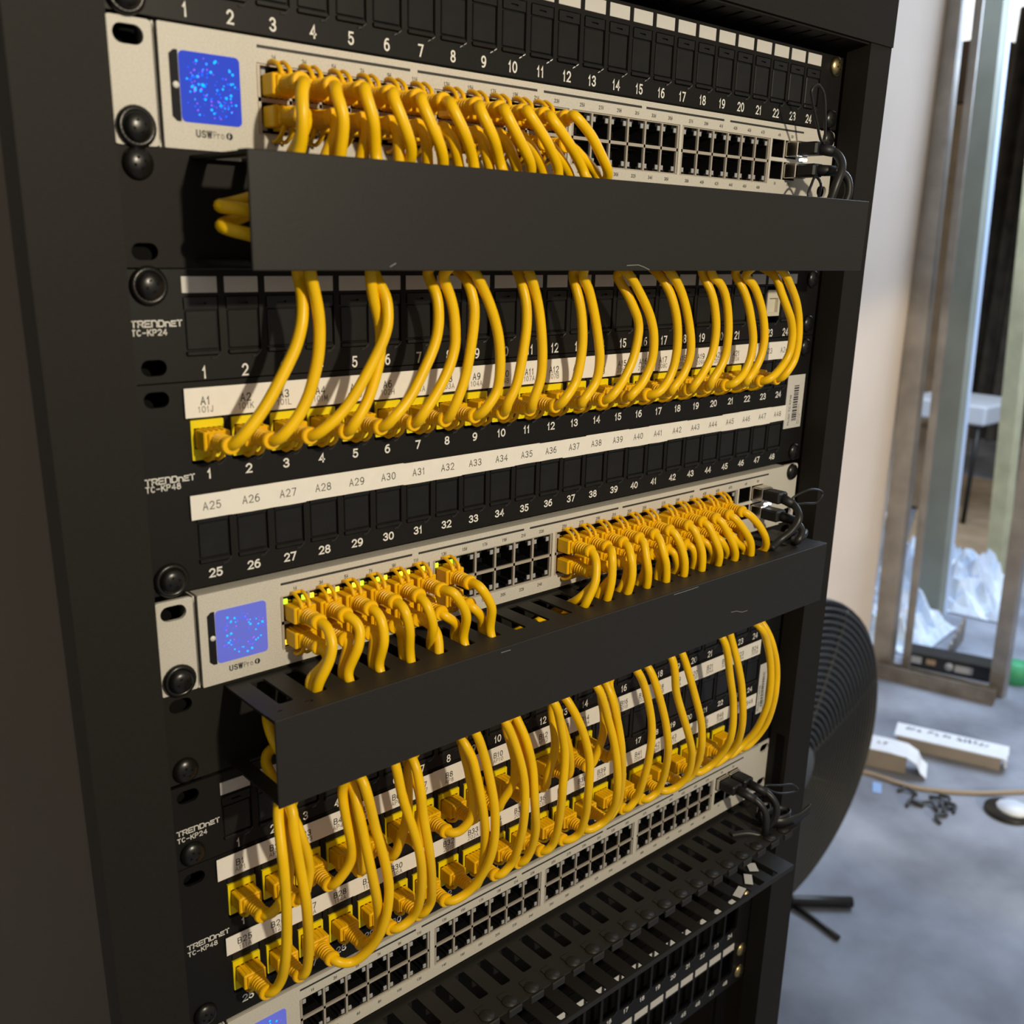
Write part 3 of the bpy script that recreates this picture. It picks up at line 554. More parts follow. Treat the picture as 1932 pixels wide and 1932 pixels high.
CABLES = {
'A1':[(29.3,-19.0,-201.3),(29.8,-22.9,-200.7),(31.5,-25.4,-198.5),(33.9,-26.7,-195.5),(38.9,-27.4,-189.9),(43.7,-27.7,-183.8),(52.8,-28.2,-169.5),(56.9,-28.3,-162.0),(60.0,-28.0,-152.7),(61.7,-25.8,-143.4),(62.3,-23.0,-137.7),(62.0,-22.5,-134.9),(61.3,-23.4,-131.9),(60.1,-25.5,-128.9),(58.2,-28.0,-126.2),(55.4,-30.2,-124.0),(51.8,-32.0,-122.6),(43.3,-34.5,-121.2),(39.0,-34.5,-120.6),(34.6,-33.2,-119.6),(30.7,-31.0,-118.6),(28.6,-28.1,-117.6),(29.1,-24.8,-116.9),(31.5,-21.5,-116.3),(34.7,-19.1,-115.4),(38.3,-18.2,-114.2),(46.5,-19.1,-110.7),(50.1,-20.1,-108.4),(52.8,-21.3,-105.6),(55.0,-22.7,-102.5),(58.8,-25.9,-95.5),(61.0,-28.7,-88.5),(61.1,-31.6,-80.6),(60.9,-32.2,-76.8),(61.1,-31.9,-73.2),(61.6,-31.0,-69.8),(62.8,-29.4,-66.9),(64.9,-27.0,-64.7),(66.7,-24.1,-63.4),(67.2,-21.2,-62.9),(67.0,-19.0,-62.8)],
'A2':[(47.5,-19.0,-201.3),(47.8,-22.9,-201.0),(48.9,-25.5,-199.9),(50.8,-27.0,-197.8),(56.2,-28.2,-191.6),(60.7,-28.8,-184.2),(63.4,-29.5,-176.5),(66.0,-30.0,-165.6),(66.6,-30.3,-154.8),(65.7,-30.7,-147.2),(62.2,-32.0,-133.8),(61.1,-32.6,-126.6),(60.5,-31.7,-123.2),(59.5,-29.3,-120.2),(58.2,-26.3,-117.5),(56.1,-24.5,-115.5),(53.3,-24.7,-114.1),(41.6,-31.0,-111.9),(37.9,-31.6,-111.4),(34.2,-30.5,-110.9),(31.1,-28.3,-110.4),(29.5,-25.6,-110.1),(30.0,-22.6,-109.8),(32.0,-19.4,-109.5),(34.9,-16.5,-109.2),(38.0,-14.5,-108.6),(41.4,-13.7,-107.8),(48.7,-14.7,-105.4),(51.9,-15.8,-103.5),(54.5,-17.1,-101.1),(60.0,-21.9,-91.7),(63.4,-24.0,-85.1),(66.5,-24.5,-78.4),(67.4,-23.4,-75.9),(67.3,-21.3,-74.8),(67.0,-19.0,-74.6)],
'A3':[(65.7,-19.0,-201.3),(66.1,-22.8,-201.0),(67.6,-25.1,-199.8),(72.5,-27.5,-195.7),(77.5,-28.6,-191.2),(82.6,-29.4,-185.3),(92.0,-30.9,-170.6),(97.1,-31.7,-160.8),(99.1,-31.7,-154.5),(99.8,-30.6,-147.0),(99.6,-29.4,-143.3),(97.1,-25.1,-133.9),(96.6,-24.4,-127.3),(95.8,-24.4,-124.4),(90.7,-24.4,-115.6),(81.7,-24.4,-104.6),(80.3,-24.8,-101.7),(79.7,-25.7,-98.4),(79.1,-31.4,-80.5),(78.9,-32.2,-77.1),(78.4,-32.3,-73.7),(77.7,-31.5,-70.0),(77.7,-29.7,-66.9),(79.2,-27.1,-64.7),(80.8,-24.1,-63.4),(81.2,-21.2,-62.9),(81.0,-19.0,-62.8)],
'A4':[(83.8,-19.0,-201.3),(83.8,-22.8,-200.9),(84.0,-25.2,-199.6),(84.8,-26.4,-197.4),(86.8,-26.9,-194.6),(91.4,-27.0,-187.6),(95.0,-27.1,-179.3),(97.6,-27.0,-171.2),(99.0,-26.6,-160.3),(98.4,-26.4,-153.7),(97.4,-26.5,-150.4),(95.0,-27.2,-143.7),(93.3,-28.3,-137.6),(92.7,-28.3,-128.0),(91.3,-28.2,-124.5),(84.3,-28.3,-113.6),(77.4,-28.6,-105.0),(75.9,-27.8,-102.2),(75.3,-25.9,-99.0),(75.6,-23.5,-95.6),(76.2,-22.1,-92.2),(77.0,-22.3,-88.8),(79.5,-24.3,-82.0),(80.6,-24.4,-78.5),(81.3,-23.4,-75.9),(81.3,-21.3,-74.8),(81.0,-19.0,-74.6)],
'A5':[(102.0,-19.0,-201.3),(102.2,-22.9,-200.9),(103.1,-25.3,-199.4),(104.7,-26.6,-197.2),(106.9,-27.2,-195.0),(112.1,-27.4,-190.1),(116.7,-27.6,-184.0),(127.2,-27.8,-165.6),(129.4,-27.7,-157.6),(129.8,-27.3,-149.8),(129.5,-26.0,-143.5),(128.4,-22.8,-137.3),(127.8,-22.0,-134.3),(127.8,-23.3,-132.1),(128.1,-29.6,-128.4),(127.3,-32.0,-126.3),(125.5,-33.2,-123.9),(122.8,-33.5,-121.0),(112.9,-33.2,-112.4),(100.2,-34.7,-103.9),(98.2,-34.3,-101.4),(97.2,-33.0,-98.4),(96.7,-29.4,-91.5),(96.4,-28.6,-87.9),(95.6,-29.3,-84.1),(93.3,-31.9,-75.9),(91.9,-31.9,-71.3),(90.8,-31.0,-66.8),(91.0,-29.4,-63.9),(92.8,-26.9,-62.9),(94.7,-24.0,-63.0),(95.2,-21.2,-63.0),(94.9,-19.0,-62.8)],
'A6':[(120.2,-19.0,-201.3),(120.2,-22.9,-200.9),(120.3,-25.3,-199.5),(120.9,-26.7,-197.4),(122.2,-27.3,-195.3),(128.4,-28.0,-187.3),(135.0,-28.3,-176.7),(138.1,-28.2,-168.7),(138.8,-28.2,-164.8),(138.4,-27.9,-153.2),(136.3,-27.8,-145.2),(133.1,-27.7,-138.1),(131.7,-28.6,-135.2),(131.2,-31.1,-132.9),(131.1,-34.5,-130.7),(130.1,-37.1,-128.4),(128.2,-38.3,-126.1),(122.4,-39.0,-121.1),(111.9,-38.6,-113.6),(100.1,-39.7,-106.7),(96.7,-39.5,-104.5),(94.2,-38.2,-102.4),(92.8,-35.4,-100.4),(92.5,-31.4,-98.5),(93.2,-23.7,-94.4),(93.4,-21.7,-91.9),(93.7,-21.7,-88.8),(94.6,-23.9,-81.9),(95.1,-24.2,-78.5),(95.3,-23.2,-75.9),(95.2,-21.2,-74.8),(94.9,-19.0,-74.6)],
'A7':[(138.4,-19.0,-201.3),(138.4,-22.9,-200.7),(138.6,-25.5,-198.6),(139.2,-26.9,-195.5),(140.3,-27.6,-192.6),(144.0,-28.4,-183.3),(146.3,-29.2,-172.6),(148.3,-30.1,-155.3),(148.4,-29.8,-148.3),(147.6,-28.6,-142.4),(147.1,-27.3,-139.3),(146.8,-25.3,-136.6),(146.9,-22.5,-134.8),(147.6,-15.3,-132.2),(147.5,-12.1,-130.7),(146.6,-9.9,-128.6),(144.7,-8.8,-126.0),(138.3,-8.4,-119.6),(131.2,-8.6,-113.5),(120.7,-7.0,-106.2),(117.7,-7.1,-103.9),(115.4,-8.1,-101.6),(114.2,-10.4,-99.2),(113.8,-13.9,-96.8),(114.0,-26.3,-89.7),(113.5,-29.2,-87.1),(112.2,-31.2,-84.0),(110.3,-32.4,-80.6),(106.7,-32.7,-73.6),(104.2,-31.1,-66.7),(104.5,-29.5,-64.4),(106.6,-27.1,-63.3),(108.7,-24.1,-63.1),(109.2,-21.2,-62.9),(108.9,-19.0,-62.8)],
'A8':[(156.6,-19.0,-201.3),(156.8,-22.9,-200.9),(157.4,-25.4,-199.6),(158.7,-26.9,-197.5),(162.8,-28.0,-192.2),(164.6,-28.2,-189.2),(165.4,-28.5,-186.0),(165.6,-29.2,-179.0),(164.9,-29.7,-170.4),(163.3,-30.0,-162.6),(161.0,-30.2,-156.0),(157.9,-30.5,-149.5),(154.1,-31.0,-143.4),(147.4,-32.6,-135.3),(145.7,-32.0,-133.2),(145.1,-29.7,-131.6),(145.5,-18.0,-127.8),(144.6,-15.2,-126.2),(142.4,-13.8,-124.0),(139.4,-13.5,-121.3),(128.4,-14.3,-113.0),(114.2,-13.5,-104.8),(112.0,-14.5,-102.8),(110.7,-16.5,-100.6),(110.3,-22.2,-96.0),(110.4,-24.4,-93.2),(110.2,-25.5,-89.9),(109.7,-25.9,-82.6),(109.7,-25.4,-78.9),(109.5,-23.8,-76.1),(109.2,-21.4,-74.9),(108.9,-19.0,-74.6)],
'A9':[(174.7,-19.0,-201.3),(174.4,-22.9,-200.8),(173.5,-25.4,-198.9),(173.2,-26.8,-196.1),(176.8,-27.8,-189.0),(178.3,-28.0,-184.9),(181.2,-28.8,-168.2),(182.3,-28.9,-157.5),(182.0,-28.3,-148.0),(181.3,-26.7,-141.6),(181.3,-23.3,-135.2),(181.6,-19.2,-130.3),(180.9,-17.7,-128.0),(179.2,-16.9,-125.9),(173.0,-16.8,-121.6),(157.2,-18.0,-113.3),(139.7,-17.6,-106.3),(136.1,-18.1,-104.3),(133.6,-19.3,-102.0),(132.1,-21.5,-98.9),(131.2,-27.2,-91.9),(130.5,-29.3,-88.6),(127.2,-31.8,-82.8),(123.1,-32.7,-76.7),(120.9,-32.3,-72.5),(119.1,-31.3,-68.2),(118.8,-29.6,-65.1),(120.7,-27.1,-63.6),(122.7,-24.1,-63.2),(123.2,-21.2,-63.0),(122.9,-19.0,-62.8)],
'A10':[(192.9,-19.0,-201.3),(192.4,-22.9,-200.9),(190.8,-25.4,-199.7),(189.8,-26.8,-197.2),(190.6,-27.6,-193.7),(193.3,-28.2,-185.7),(193.5,-28.9,-174.5),(191.8,-29.2,-160.9),(189.6,-29.3,-151.0),(187.3,-29.4,-144.3),(183.9,-30.1,-137.6),(182.4,-29.9,-134.4),(182.0,-28.3,-131.9),(181.9,-25.9,-129.6),(181.1,-24.0,-127.3),(179.2,-23.0,-125.3),(172.2,-22.5,-121.1),(154.7,-23.2,-113.0),(137.3,-23.1,-107.2),(130.3,-22.8,-104.2),(128.1,-22.5,-102.0),(127.3,-21.9,-99.0),(127.8,-21.5,-92.1),(127.4,-22.3,-88.6),(125.4,-24.2,-81.8),(124.6,-24.3,-78.4),(123.8,-23.3,-75.9),(123.2,-21.3,-74.8),(122.9,-19.0,-74.6)],
'A11':[(211.1,-19.0,-201.3),(210.8,-23.2,-200.8),(210.7,-26.3,-199.1),(212.2,-27.5,-196.6),(217.9,-27.7,-190.2),(219.4,-27.9,-186.8),(220.9,-28.3,-179.7),(221.6,-28.6,-172.7),(221.6,-28.7,-165.7),(220.1,-28.5,-154.1),(218.4,-27.5,-145.9),(217.8,-26.3,-142.0),(217.8,-23.7,-135.0),(217.8,-24.6,-132.3),(217.5,-26.6,-129.9),(216.5,-28.4,-127.7),(214.6,-29.4,-125.8),(211.9,-29.8,-124.2),(204.6,-30.0,-120.8),(183.2,-29.3,-112.9),(158.2,-29.9,-106.3),(152.2,-30.0,-103.4),(150.2,-29.9,-101.3),(149.1,-29.6,-98.3),(148.5,-28.8,-91.1),(147.6,-29.0,-87.7),(145.7,-30.0,-84.2),(140.6,-32.2,-77.4),(138.4,-32.3,-74.0),(134.9,-30.9,-67.4),(134.5,-29.4,-65.1),(135.6,-27.0,-63.8),(136.8,-24.0,-63.2),(136.8,-19.0,-62.8)],
'A12':[(229.3,-19.0,-201.3),(228.6,-22.9,-201.3),(226.7,-25.4,-201.0),(225.3,-26.8,-199.9),(226.7,-27.6,-197.7),(232.8,-28.0,-191.1),(234.3,-28.3,-187.6),(234.9,-28.6,-184.0),(234.7,-29.1,-176.8),(233.1,-29.3,-169.5),(229.8,-29.4,-157.9),(225.8,-29.6,-147.6),(222.8,-29.9,-141.8),(218.9,-30.2,-136.7),(217.5,-31.1,-134.1),(215.8,-35.1,-127.9),(213.9,-36.0,-125.8),(211.0,-36.3,-124.2),(203.3,-36.3,-120.8),(180.7,-35.1,-113.1),(154.4,-36.4,-106.0),(147.9,-35.5,-103.6),(145.7,-34.2,-102.0),(144.5,-31.5,-99.9),(144.4,-27.9,-97.4),(145.0,-24.6,-94.8),(145.3,-22.7,-92.0),(144.5,-22.6,-88.8),(140.9,-24.6,-81.9),(139.3,-24.6,-78.5),(138.0,-23.5,-75.9),(137.1,-21.3,-74.8),(136.8,-19.0,-74.6)],
'A13':[(247.5,-19.0,-201.3),(247.3,-23.2,-200.8),(247.5,-26.2,-199.3),(249.4,-27.4,-196.9),(254.8,-27.6,-191.5),(260.9,-27.9,-182.1),(263.5,-28.1,-175.0),(265.4,-28.0,-164.2),(265.1,-27.8,-160.8),(263.9,-27.8,-157.5),(260.3,-27.3,-151.3),(256.8,-25.7,-144.8),(253.7,-22.6,-138.5),(252.7,-21.9,-135.9),(252.4,-23.3,-134.0),(252.0,-34.1,-129.0),(250.7,-36.7,-127.5),(248.5,-38.2,-126.1),(245.4,-39.1,-124.7),(237.3,-39.7,-121.7),(208.3,-38.4,-113.0),(179.5,-40.6,-107.0),(171.5,-40.5,-104.7),(168.5,-40.0,-103.3),(166.2,-39.0,-101.6),(164.9,-37.0,-99.2),(164.5,-34.3,-96.5),(164.8,-29.5,-90.6),(164.3,-28.4,-87.7),(162.7,-28.7,-84.8),(158.2,-31.2,-79.0),(155.8,-32.0,-75.8),(153.2,-31.8,-71.8),(150.9,-31.0,-67.8),(150.5,-29.4,-64.9),(152.4,-27.0,-63.5),(154.6,-24.0,-63.1),(155.3,-21.2,-62.9),(155.0,-19.0,-62.8)],
'A14':[(265.6,-19.0,-201.3),(265.2,-22.9,-201.2),(264.0,-25.4,-200.7),(263.3,-26.9,-199.7),(264.5,-27.6,-198.2),(270.1,-28.1,-193.7),(272.6,-28.3,-190.5),(276.1,-28.9,-183.0),(276.9,-29.5,-175.5),(275.9,-29.9,-167.9),(274.9,-30.0,-164.2),(271.6,-30.2,-157.3),(267.0,-30.5,-151.0),(259.0,-31.3,-142.6),(252.6,-32.4,-137.1),(249.9,-32.0,-134.6),(248.9,-29.9,-132.8),(248.9,-26.2,-131.2),(250.6,-13.1,-127.7),(250.0,-10.3,-126.6),(248.4,-8.8,-125.6),(245.7,-7.8,-124.5),(238.5,-6.8,-122.0),(207.2,-7.8,-113.2),(178.3,-4.9,-106.9),(170.2,-4.8,-104.7),(167.1,-5.3,-103.5),(164.8,-6.6,-102.1),(163.4,-9.0,-100.5),(162.9,-12.3,-98.6),(163.3,-19.2,-94.5),(163.1,-21.6,-92.0),(162.0,-23.1,-89.0),(158.6,-24.2,-82.1),(157.1,-24.3,-78.6),(156.0,-23.3,-76.0),(155.3,-21.2,-74.8),(155.0,-19.0,-74.6)],
'A15':[(283.8,-19.0,-201.3),(284.0,-23.2,-201.1),(285.2,-26.3,-200.2),(287.6,-27.5,-198.6),(293.0,-27.9,-193.3),(296.4,-28.3,-186.6),(297.3,-28.5,-182.9),(298.0,-28.8,-175.2),(297.7,-28.7,-167.2),(296.0,-28.7,-159.5),(293.2,-28.5,-152.1),(290.8,-27.0,-145.3),(287.7,-24.6,-138.9),(286.2,-22.7,-136.1),(285.8,-20.1,-134.0),(285.9,-13.9,-130.2),(284.9,-11.6,-128.5),(280.4,-10.3,-127.1),(266.7,-9.4,-124.5),(255.4,-9.7,-120.5),(229.9,-11.9,-113.1),(221.9,-11.7,-111.1),(196.4,-10.3,-106.3),(189.9,-10.9,-104.4),(187.5,-11.6,-103.3),(185.5,-13.0,-101.8),(184.3,-15.6,-99.7),(183.0,-26.5,-91.8),(182.0,-29.1,-88.8),(179.8,-30.9,-85.5),(176.7,-32.0,-82.2),(170.5,-32.6,-75.2),(167.6,-32.2,-71.1),(165.2,-31.3,-67.1),(164.7,-29.6,-64.4),(166.5,-27.1,-63.3),(168.6,-24.1,-63.1),(169.2,-21.2,-63.0),(168.9,-19.0,-62.8)],
'A16':[(302.0,-19.0,-201.3),(301.4,-22.9,-201.1),(299.7,-25.4,-200.3),(298.7,-26.8,-198.9),(300.3,-27.5,-196.7),(305.8,-28.0,-191.1),(309.1,-28.5,-184.8),(310.1,-29.0,-178.6),(309.3,-29.2,-171.3),(305.6,-29.2,-159.6),(300.8,-29.3,-149.8),(294.6,-29.7,-141.5),(287.3,-30.7,-135.5),(285.7,-30.1,-133.9),(285.3,-28.0,-132.1),(285.7,-21.3,-128.5),(284.8,-18.7,-126.9),(283.0,-17.2,-125.6),(280.1,-16.5,-124.5),(267.6,-15.9,-120.9),(232.3,-17.9,-113.0),(222.7,-17.7,-111.3),(197.1,-16.7,-108.0),(184.9,-16.8,-105.5),(182.1,-17.0,-104.2),(180.1,-17.5,-102.1),(179.2,-18.5,-98.9),(179.8,-21.5,-91.4),(178.9,-22.7,-87.9),(174.1,-24.4,-81.4),(171.9,-24.4,-78.2),(170.2,-23.4,-75.8),(169.2,-21.3,-74.8),(168.9,-19.0,-74.6)],
'A17':[(320.2,-19.0,-201.3),(319.8,-22.9,-201.0),(318.8,-25.4,-200.1),(318.4,-26.8,-198.5),(319.8,-27.5,-196.3),(325.1,-27.9,-190.6),(329.4,-28.4,-183.8),(331.4,-28.8,-177.5),(332.1,-29.0,-170.4),(331.6,-29.0,-162.5),(328.2,-28.8,-150.8),(325.7,-27.5,-144.0),(322.0,-23.7,-134.8),(320.7,-23.3,-128.1),(319.5,-23.3,-126.2),(314.4,-23.4,-123.8),(296.4,-23.4,-119.5),(256.5,-23.7,-112.2),(218.0,-23.5,-107.2),(207.3,-24.1,-104.4),(204.8,-24.4,-103.0),(202.9,-25.1,-101.1),(201.4,-26.0,-98.2),(199.2,-29.4,-87.7),(197.3,-30.3,-84.8),(189.3,-32.5,-76.9),(186.6,-32.7,-74.2),(180.8,-31.9,-67.8),(178.6,-31.0,-65.0),(178.2,-29.5,-63.2),(182.6,-24.1,-63.0),(183.2,-21.2,-63.0),(182.9,-19.0,-62.8)],
'A18':[(338.4,-19.0,-201.3),(337.7,-22.9,-200.9),(335.9,-25.4,-199.5),(334.6,-26.8,-197.4),(335.7,-27.4,-195.0),(341.6,-28.2,-187.3),(343.8,-28.7,-181.1),(344.2,-29.1,-169.8),(343.0,-29.1,-161.1),(340.7,-29.0,-152.6),(336.8,-29.2,-145.4),(331.3,-29.5,-140.1),(324.6,-30.0,-136.5),(322.3,-30.0,-134.3),(320.7,-29.4,-128.1),(319.5,-29.2,-126.2),(314.1,-29.0,-123.7),(295.1,-29.0,-119.5),(248.7,-29.1,-111.5),(213.7,-30.1,-107.2),(202.6,-29.5,-104.8),(200.0,-29.0,-103.8),(198.0,-28.0,-102.1),(197.0,-25.9,-99.4),(197.1,-23.6,-96.0),(197.4,-22.2,-92.5),(196.1,-22.4,-89.0),(189.8,-24.4,-82.1),(186.9,-24.5,-78.6),(184.6,-23.4,-76.0),(183.3,-21.3,-74.8),(182.9,-19.0,-74.6)],
'A19':[(356.5,-19.0,-201.3),(356.4,-23.2,-200.9),(357.0,-26.2,-199.9),(359.4,-27.3,-198.3),(365.4,-27.5,-194.1),(369.3,-27.7,-188.2),(370.7,-27.8,-184.4),(371.7,-27.9,-176.2),(371.4,-27.8,-172.4),(369.5,-27.4,-165.1),(364.6,-26.8,-152.8),(361.1,-25.0,-144.6),(357.8,-21.9,-137.5),(356.6,-21.2,-134.5),(356.1,-22.6,-132.2),(356.1,-25.5,-130.1),(355.6,-28.8,-128.2),(354.2,-31.3,-126.5),(352.3,-32.6,-125.4),(349.8,-33.3,-124.5),(343.1,-34.1,-122.6),(334.8,-34.5,-120.9),(286.3,-33.8,-112.6),(239.0,-36.7,-106.9),(231.1,-36.9,-105.3),(224.8,-36.8,-103.2),(222.4,-36.5,-101.9),(220.3,-35.9,-100.0),(218.7,-34.4,-97.2),(217.6,-30.5,-90.2),(216.5,-29.3,-87.0),(214.5,-29.3,-84.4),(205.4,-32.0,-77.4),(202.3,-32.4,-74.9),(196.1,-31.8,-69.0),(193.7,-30.9,-66.4),(193.1,-29.4,-64.4),(194.6,-27.0,-63.5),(196.6,-24.0,-63.1),(197.2,-21.2,-62.9),(196.9,-19.0,-62.8)],
'A20':[(374.7,-19.0,-201.3),(374.0,-22.9,-201.1),(371.9,-25.4,-200.4),(370.5,-26.7,-199.1),(371.6,-27.4,-197.2),(377.0,-27.9,-191.3),(380.7,-28.4,-184.0),(382.0,-28.7,-176.7),(382.0,-28.7,-173.1),(380.7,-28.6,-166.0),(377.1,-28.4,-156.5),(371.0,-28.3,-147.1),(365.6,-28.3,-141.4),(359.1,-28.0,-137.2),(356.8,-28.9,-135.2),(356.0,-31.2,-133.1),(355.8,-36.9,-128.6),(355.1,-38.0,-127.2),(354.1,-38.2,-126.2),(352.0,-38.4,-125.2),(344.0,-39.5,-123.2),(328.9,-39.9,-120.3),(296.2,-39.2,-115.0),(281.7,-39.4,-112.7),(236.5,-42.4,-107.6),(228.3,-42.1,-106.5),(221.7,-41.1,-105.3),(219.2,-40.1,-104.6),(217.2,-38.4,-103.7),(215.9,-35.4,-102.1),(215.8,-31.4,-100.2),(216.6,-27.2,-98.0),(217.3,-23.8,-95.7),(217.2,-21.7,-93.3),(216.0,-21.3,-90.7),(213.6,-22.2,-87.9),(206.0,-24.3,-82.2),(202.1,-24.4,-78.8),(199.0,-23.4,-76.1),(197.3,-21.3,-74.9),(196.9,-19.0,-74.6)],
'A21':[(392.9,-19.0,-201.3),(392.8,-23.3,-201.0),(393.4,-26.3,-200.0),(395.6,-27.6,-198.5),(402.4,-28.1,-194.2),(408.2,-28.6,-188.5),(410.0,-28.9,-185.4),(411.0,-29.2,-182.0),(411.3,-29.5,-174.2),(410.4,-29.6,-169.9),(407.1,-29.9,-162.9),(402.6,-30.2,-157.5),(398.1,-29.7,-151.3),(394.4,-28.4,-144.6),(392.2,-27.1,-139.1),(391.4,-25.6,-136.8),(391.0,-23.2,-134.9),(390.6,-10.6,-129.1),(390.3,-9.5,-128.0),(388.6,-8.8,-126.0),(382.5,-7.9,-124.0),(367.0,-6.5,-121.1),(313.7,-8.1,-112.8),(299.5,-7.4,-110.9),(259.8,-4.7,-106.8),(247.9,-4.7,-104.9),(241.8,-5.5,-103.3),(239.4,-6.2,-102.3),(237.4,-7.6,-101.1),(235.8,-10.2,-99.3),(235.1,-13.8,-97.1),(234.9,-26.1,-90.3),(233.9,-29.0,-88.0),(231.5,-31.0,-85.5),(228.4,-32.2,-82.8),(225.3,-32.8,-79.9),(219.1,-33.0,-73.1),(215.9,-32.6,-69.7),(209.3,-31.0,-63.9),(207.9,-29.5,-62.4),(210.8,-24.1,-62.9),(211.2,-21.2,-63.0),(210.9,-19.0,-62.8)],
'A22':[(411.1,-19.0,-201.3),(410.7,-23.3,-200.8),(410.4,-26.4,-199.1),(411.8,-27.8,-196.4),(416.3,-28.7,-190.5),(417.5,-29.0,-187.4),(418.2,-29.5,-180.6),(417.8,-29.8,-172.8),(416.3,-29.9,-164.8),(415.0,-30.0,-160.9),(411.2,-30.3,-153.6),(406.2,-30.8,-147.6),(400.4,-31.4,-142.2),(391.1,-33.1,-135.5),(389.2,-32.3,-133.5),(388.6,-30.0,-131.8),(389.5,-22.5,-128.7),(389.5,-18.7,-127.3),(388.5,-15.9,-126.1),(386.7,-14.4,-125.3),(383.9,-13.5,-124.6),(367.3,-11.9,-121.9),(352.1,-11.8,-119.7),(306.7,-13.2,-113.2),(293.0,-12.6,-111.5),(254.4,-10.3,-108.2),(246.3,-10.3,-107.1),(239.6,-10.8,-105.9),(234.7,-12.0,-104.3),(232.9,-13.2,-103.0),(231.6,-15.3,-100.9),(231.4,-20.9,-95.6),(231.5,-22.9,-92.7),(231.5,-24.0,-89.8),(230.2,-24.6,-87.0),(217.3,-24.8,-78.5),(213.5,-23.6,-75.9),(211.4,-21.3,-74.8),(210.9,-19.0,-74.6)],
'B1':[(31.8,-19.0,-425.7),(32.5,-23.0,-425.1),(34.5,-25.6,-423.2),(36.7,-27.0,-420.3),(40.3,-28.8,-412.8),(41.5,-30.1,-404.3),(41.4,-30.9,-395.9),(40.2,-30.9,-384.0),(40.4,-29.8,-380.8),(43.8,-22.5,-372.8),(44.7,-21.6,-369.2),(45.3,-22.2,-359.9),(44.7,-23.9,-346.0),(43.1,-23.2,-335.9),(43.3,-23.0,-332.6),(44.6,-22.8,-328.7),(47.1,-23.0,-325.5),(50.6,-23.7,-323.5),(54.9,-24.7,-322.2),(58.7,-26.3,-320.4),(60.1,-28.0,-317.9),(60.9,-30.0,-312.0),(65.7,-31.9,-301.1),(67.6,-31.3,-294.7),(68.0,-28.7,-290.0),(68.0,-26.5,-288.1),(67.7,-23.8,-287.0),(67.0,-19.0,-286.6)],
'B2':[(50.0,-19.0,-425.7),(50.2,-22.8,-425.2),(50.7,-24.9,-423.6),(52.1,-27.0,-417.7),(52.8,-28.7,-410.3),(52.8,-29.4,-406.2),(51.4,-30.7,-397.7),(45.7,-32.5,-378.1),(45.4,-31.3,-376.2),(46.2,-28.5,-376.2),(49.0,-20.7,-379.2),(49.8,-18.6,-379.3),(50.0,-18.5,-377.9),(48.3,-25.4,-368.2),(45.1,-33.9,-356.1),(44.8,-35.3,-352.5),(45.3,-35.8,-348.8),(48.5,-35.2,-341.4),(54.3,-34.7,-331.4),(56.0,-33.9,-328.3),(57.4,-31.9,-325.2),(59.7,-25.6,-318.4),(60.2,-23.6,-315.1),(61.3,-23.3,-312.0),(66.9,-24.9,-306.7),(68.6,-25.2,-304.2),(68.6,-24.7,-301.8),(67.9,-23.3,-300.0),(67.3,-21.2,-299.1),(67.0,-19.0,-298.8)],
'B3':[(68.2,-19.0,-425.7),(68.4,-22.7,-425.3),(69.2,-24.8,-423.8),(73.4,-28.2,-416.3),(75.3,-30.0,-410.3),(75.4,-31.2,-403.3),(73.3,-31.8,-390.9),(72.3,-30.9,-382.3),(72.0,-29.4,-373.6),(72.2,-29.7,-369.3),(72.7,-31.0,-365.4),(75.2,-35.2,-357.7),(75.8,-37.0,-354.2),(75.8,-38.6,-347.7),(76.2,-37.4,-340.3),(77.6,-33.7,-326.2),(77.8,-30.4,-319.9),(77.4,-28.4,-314.2),(77.8,-28.0,-311.2),(81.7,-30.3,-300.2),(82.8,-30.1,-296.7),(83.6,-29.4,-293.5),(83.6,-28.0,-290.6),(82.7,-26.0,-288.3),(81.6,-23.6,-287.0),(81.0,-19.0,-286.6)],
'B4':[(86.3,-19.0,-425.7),(86.1,-22.7,-425.1),(85.4,-24.7,-422.9),(84.5,-25.7,-419.5),(81.3,-29.3,-398.4),(79.0,-30.2,-389.2),(78.0,-30.1,-384.9),(77.6,-28.9,-381.5),(78.1,-26.2,-379.1),(79.1,-22.9,-377.1),(79.9,-20.8,-374.8),(80.4,-20.6,-371.8),(80.5,-22.1,-368.1),(79.4,-29.4,-355.0),(79.4,-30.7,-351.0),(79.3,-30.9,-347.3),(78.1,-28.4,-330.6),(77.5,-23.6,-315.3),(78.3,-22.9,-310.9),(80.9,-22.6,-303.0),(81.1,-22.1,-300.4),(81.0,-20.9,-299.1),(81.0,-19.0,-298.8)],
'B5':[(104.5,-19.0,-425.7),(104.7,-22.7,-424.9),(105.2,-24.9,-422.1),(107.7,-29.3,-406.3),(108.5,-30.6,-398.3),(108.9,-31.0,-390.5),(109.7,-30.0,-382.9),(111.3,-28.0,-375.5),(112.1,-27.9,-372.0),(112.8,-28.8,-368.6),(113.4,-30.7,-365.3),(113.8,-35.2,-358.3),(113.4,-37.0,-354.8),(112.6,-38.1,-351.1),(111.1,-38.4,-347.1),(109.0,-38.0,-343.0),(104.0,-36.8,-335.4),(98.2,-36.3,-328.3),(96.0,-35.2,-324.9),(95.0,-32.9,-321.6),(94.7,-30.3,-318.5),(94.7,-28.4,-315.5),(94.9,-27.7,-312.5),(95.9,-30.2,-302.3),(96.2,-30.2,-298.3),(96.3,-29.4,-294.2),(96.2,-28.0,-290.8),(95.9,-26.0,-288.4),(95.4,-23.5,-287.0),(94.9,-19.0,-286.6)],
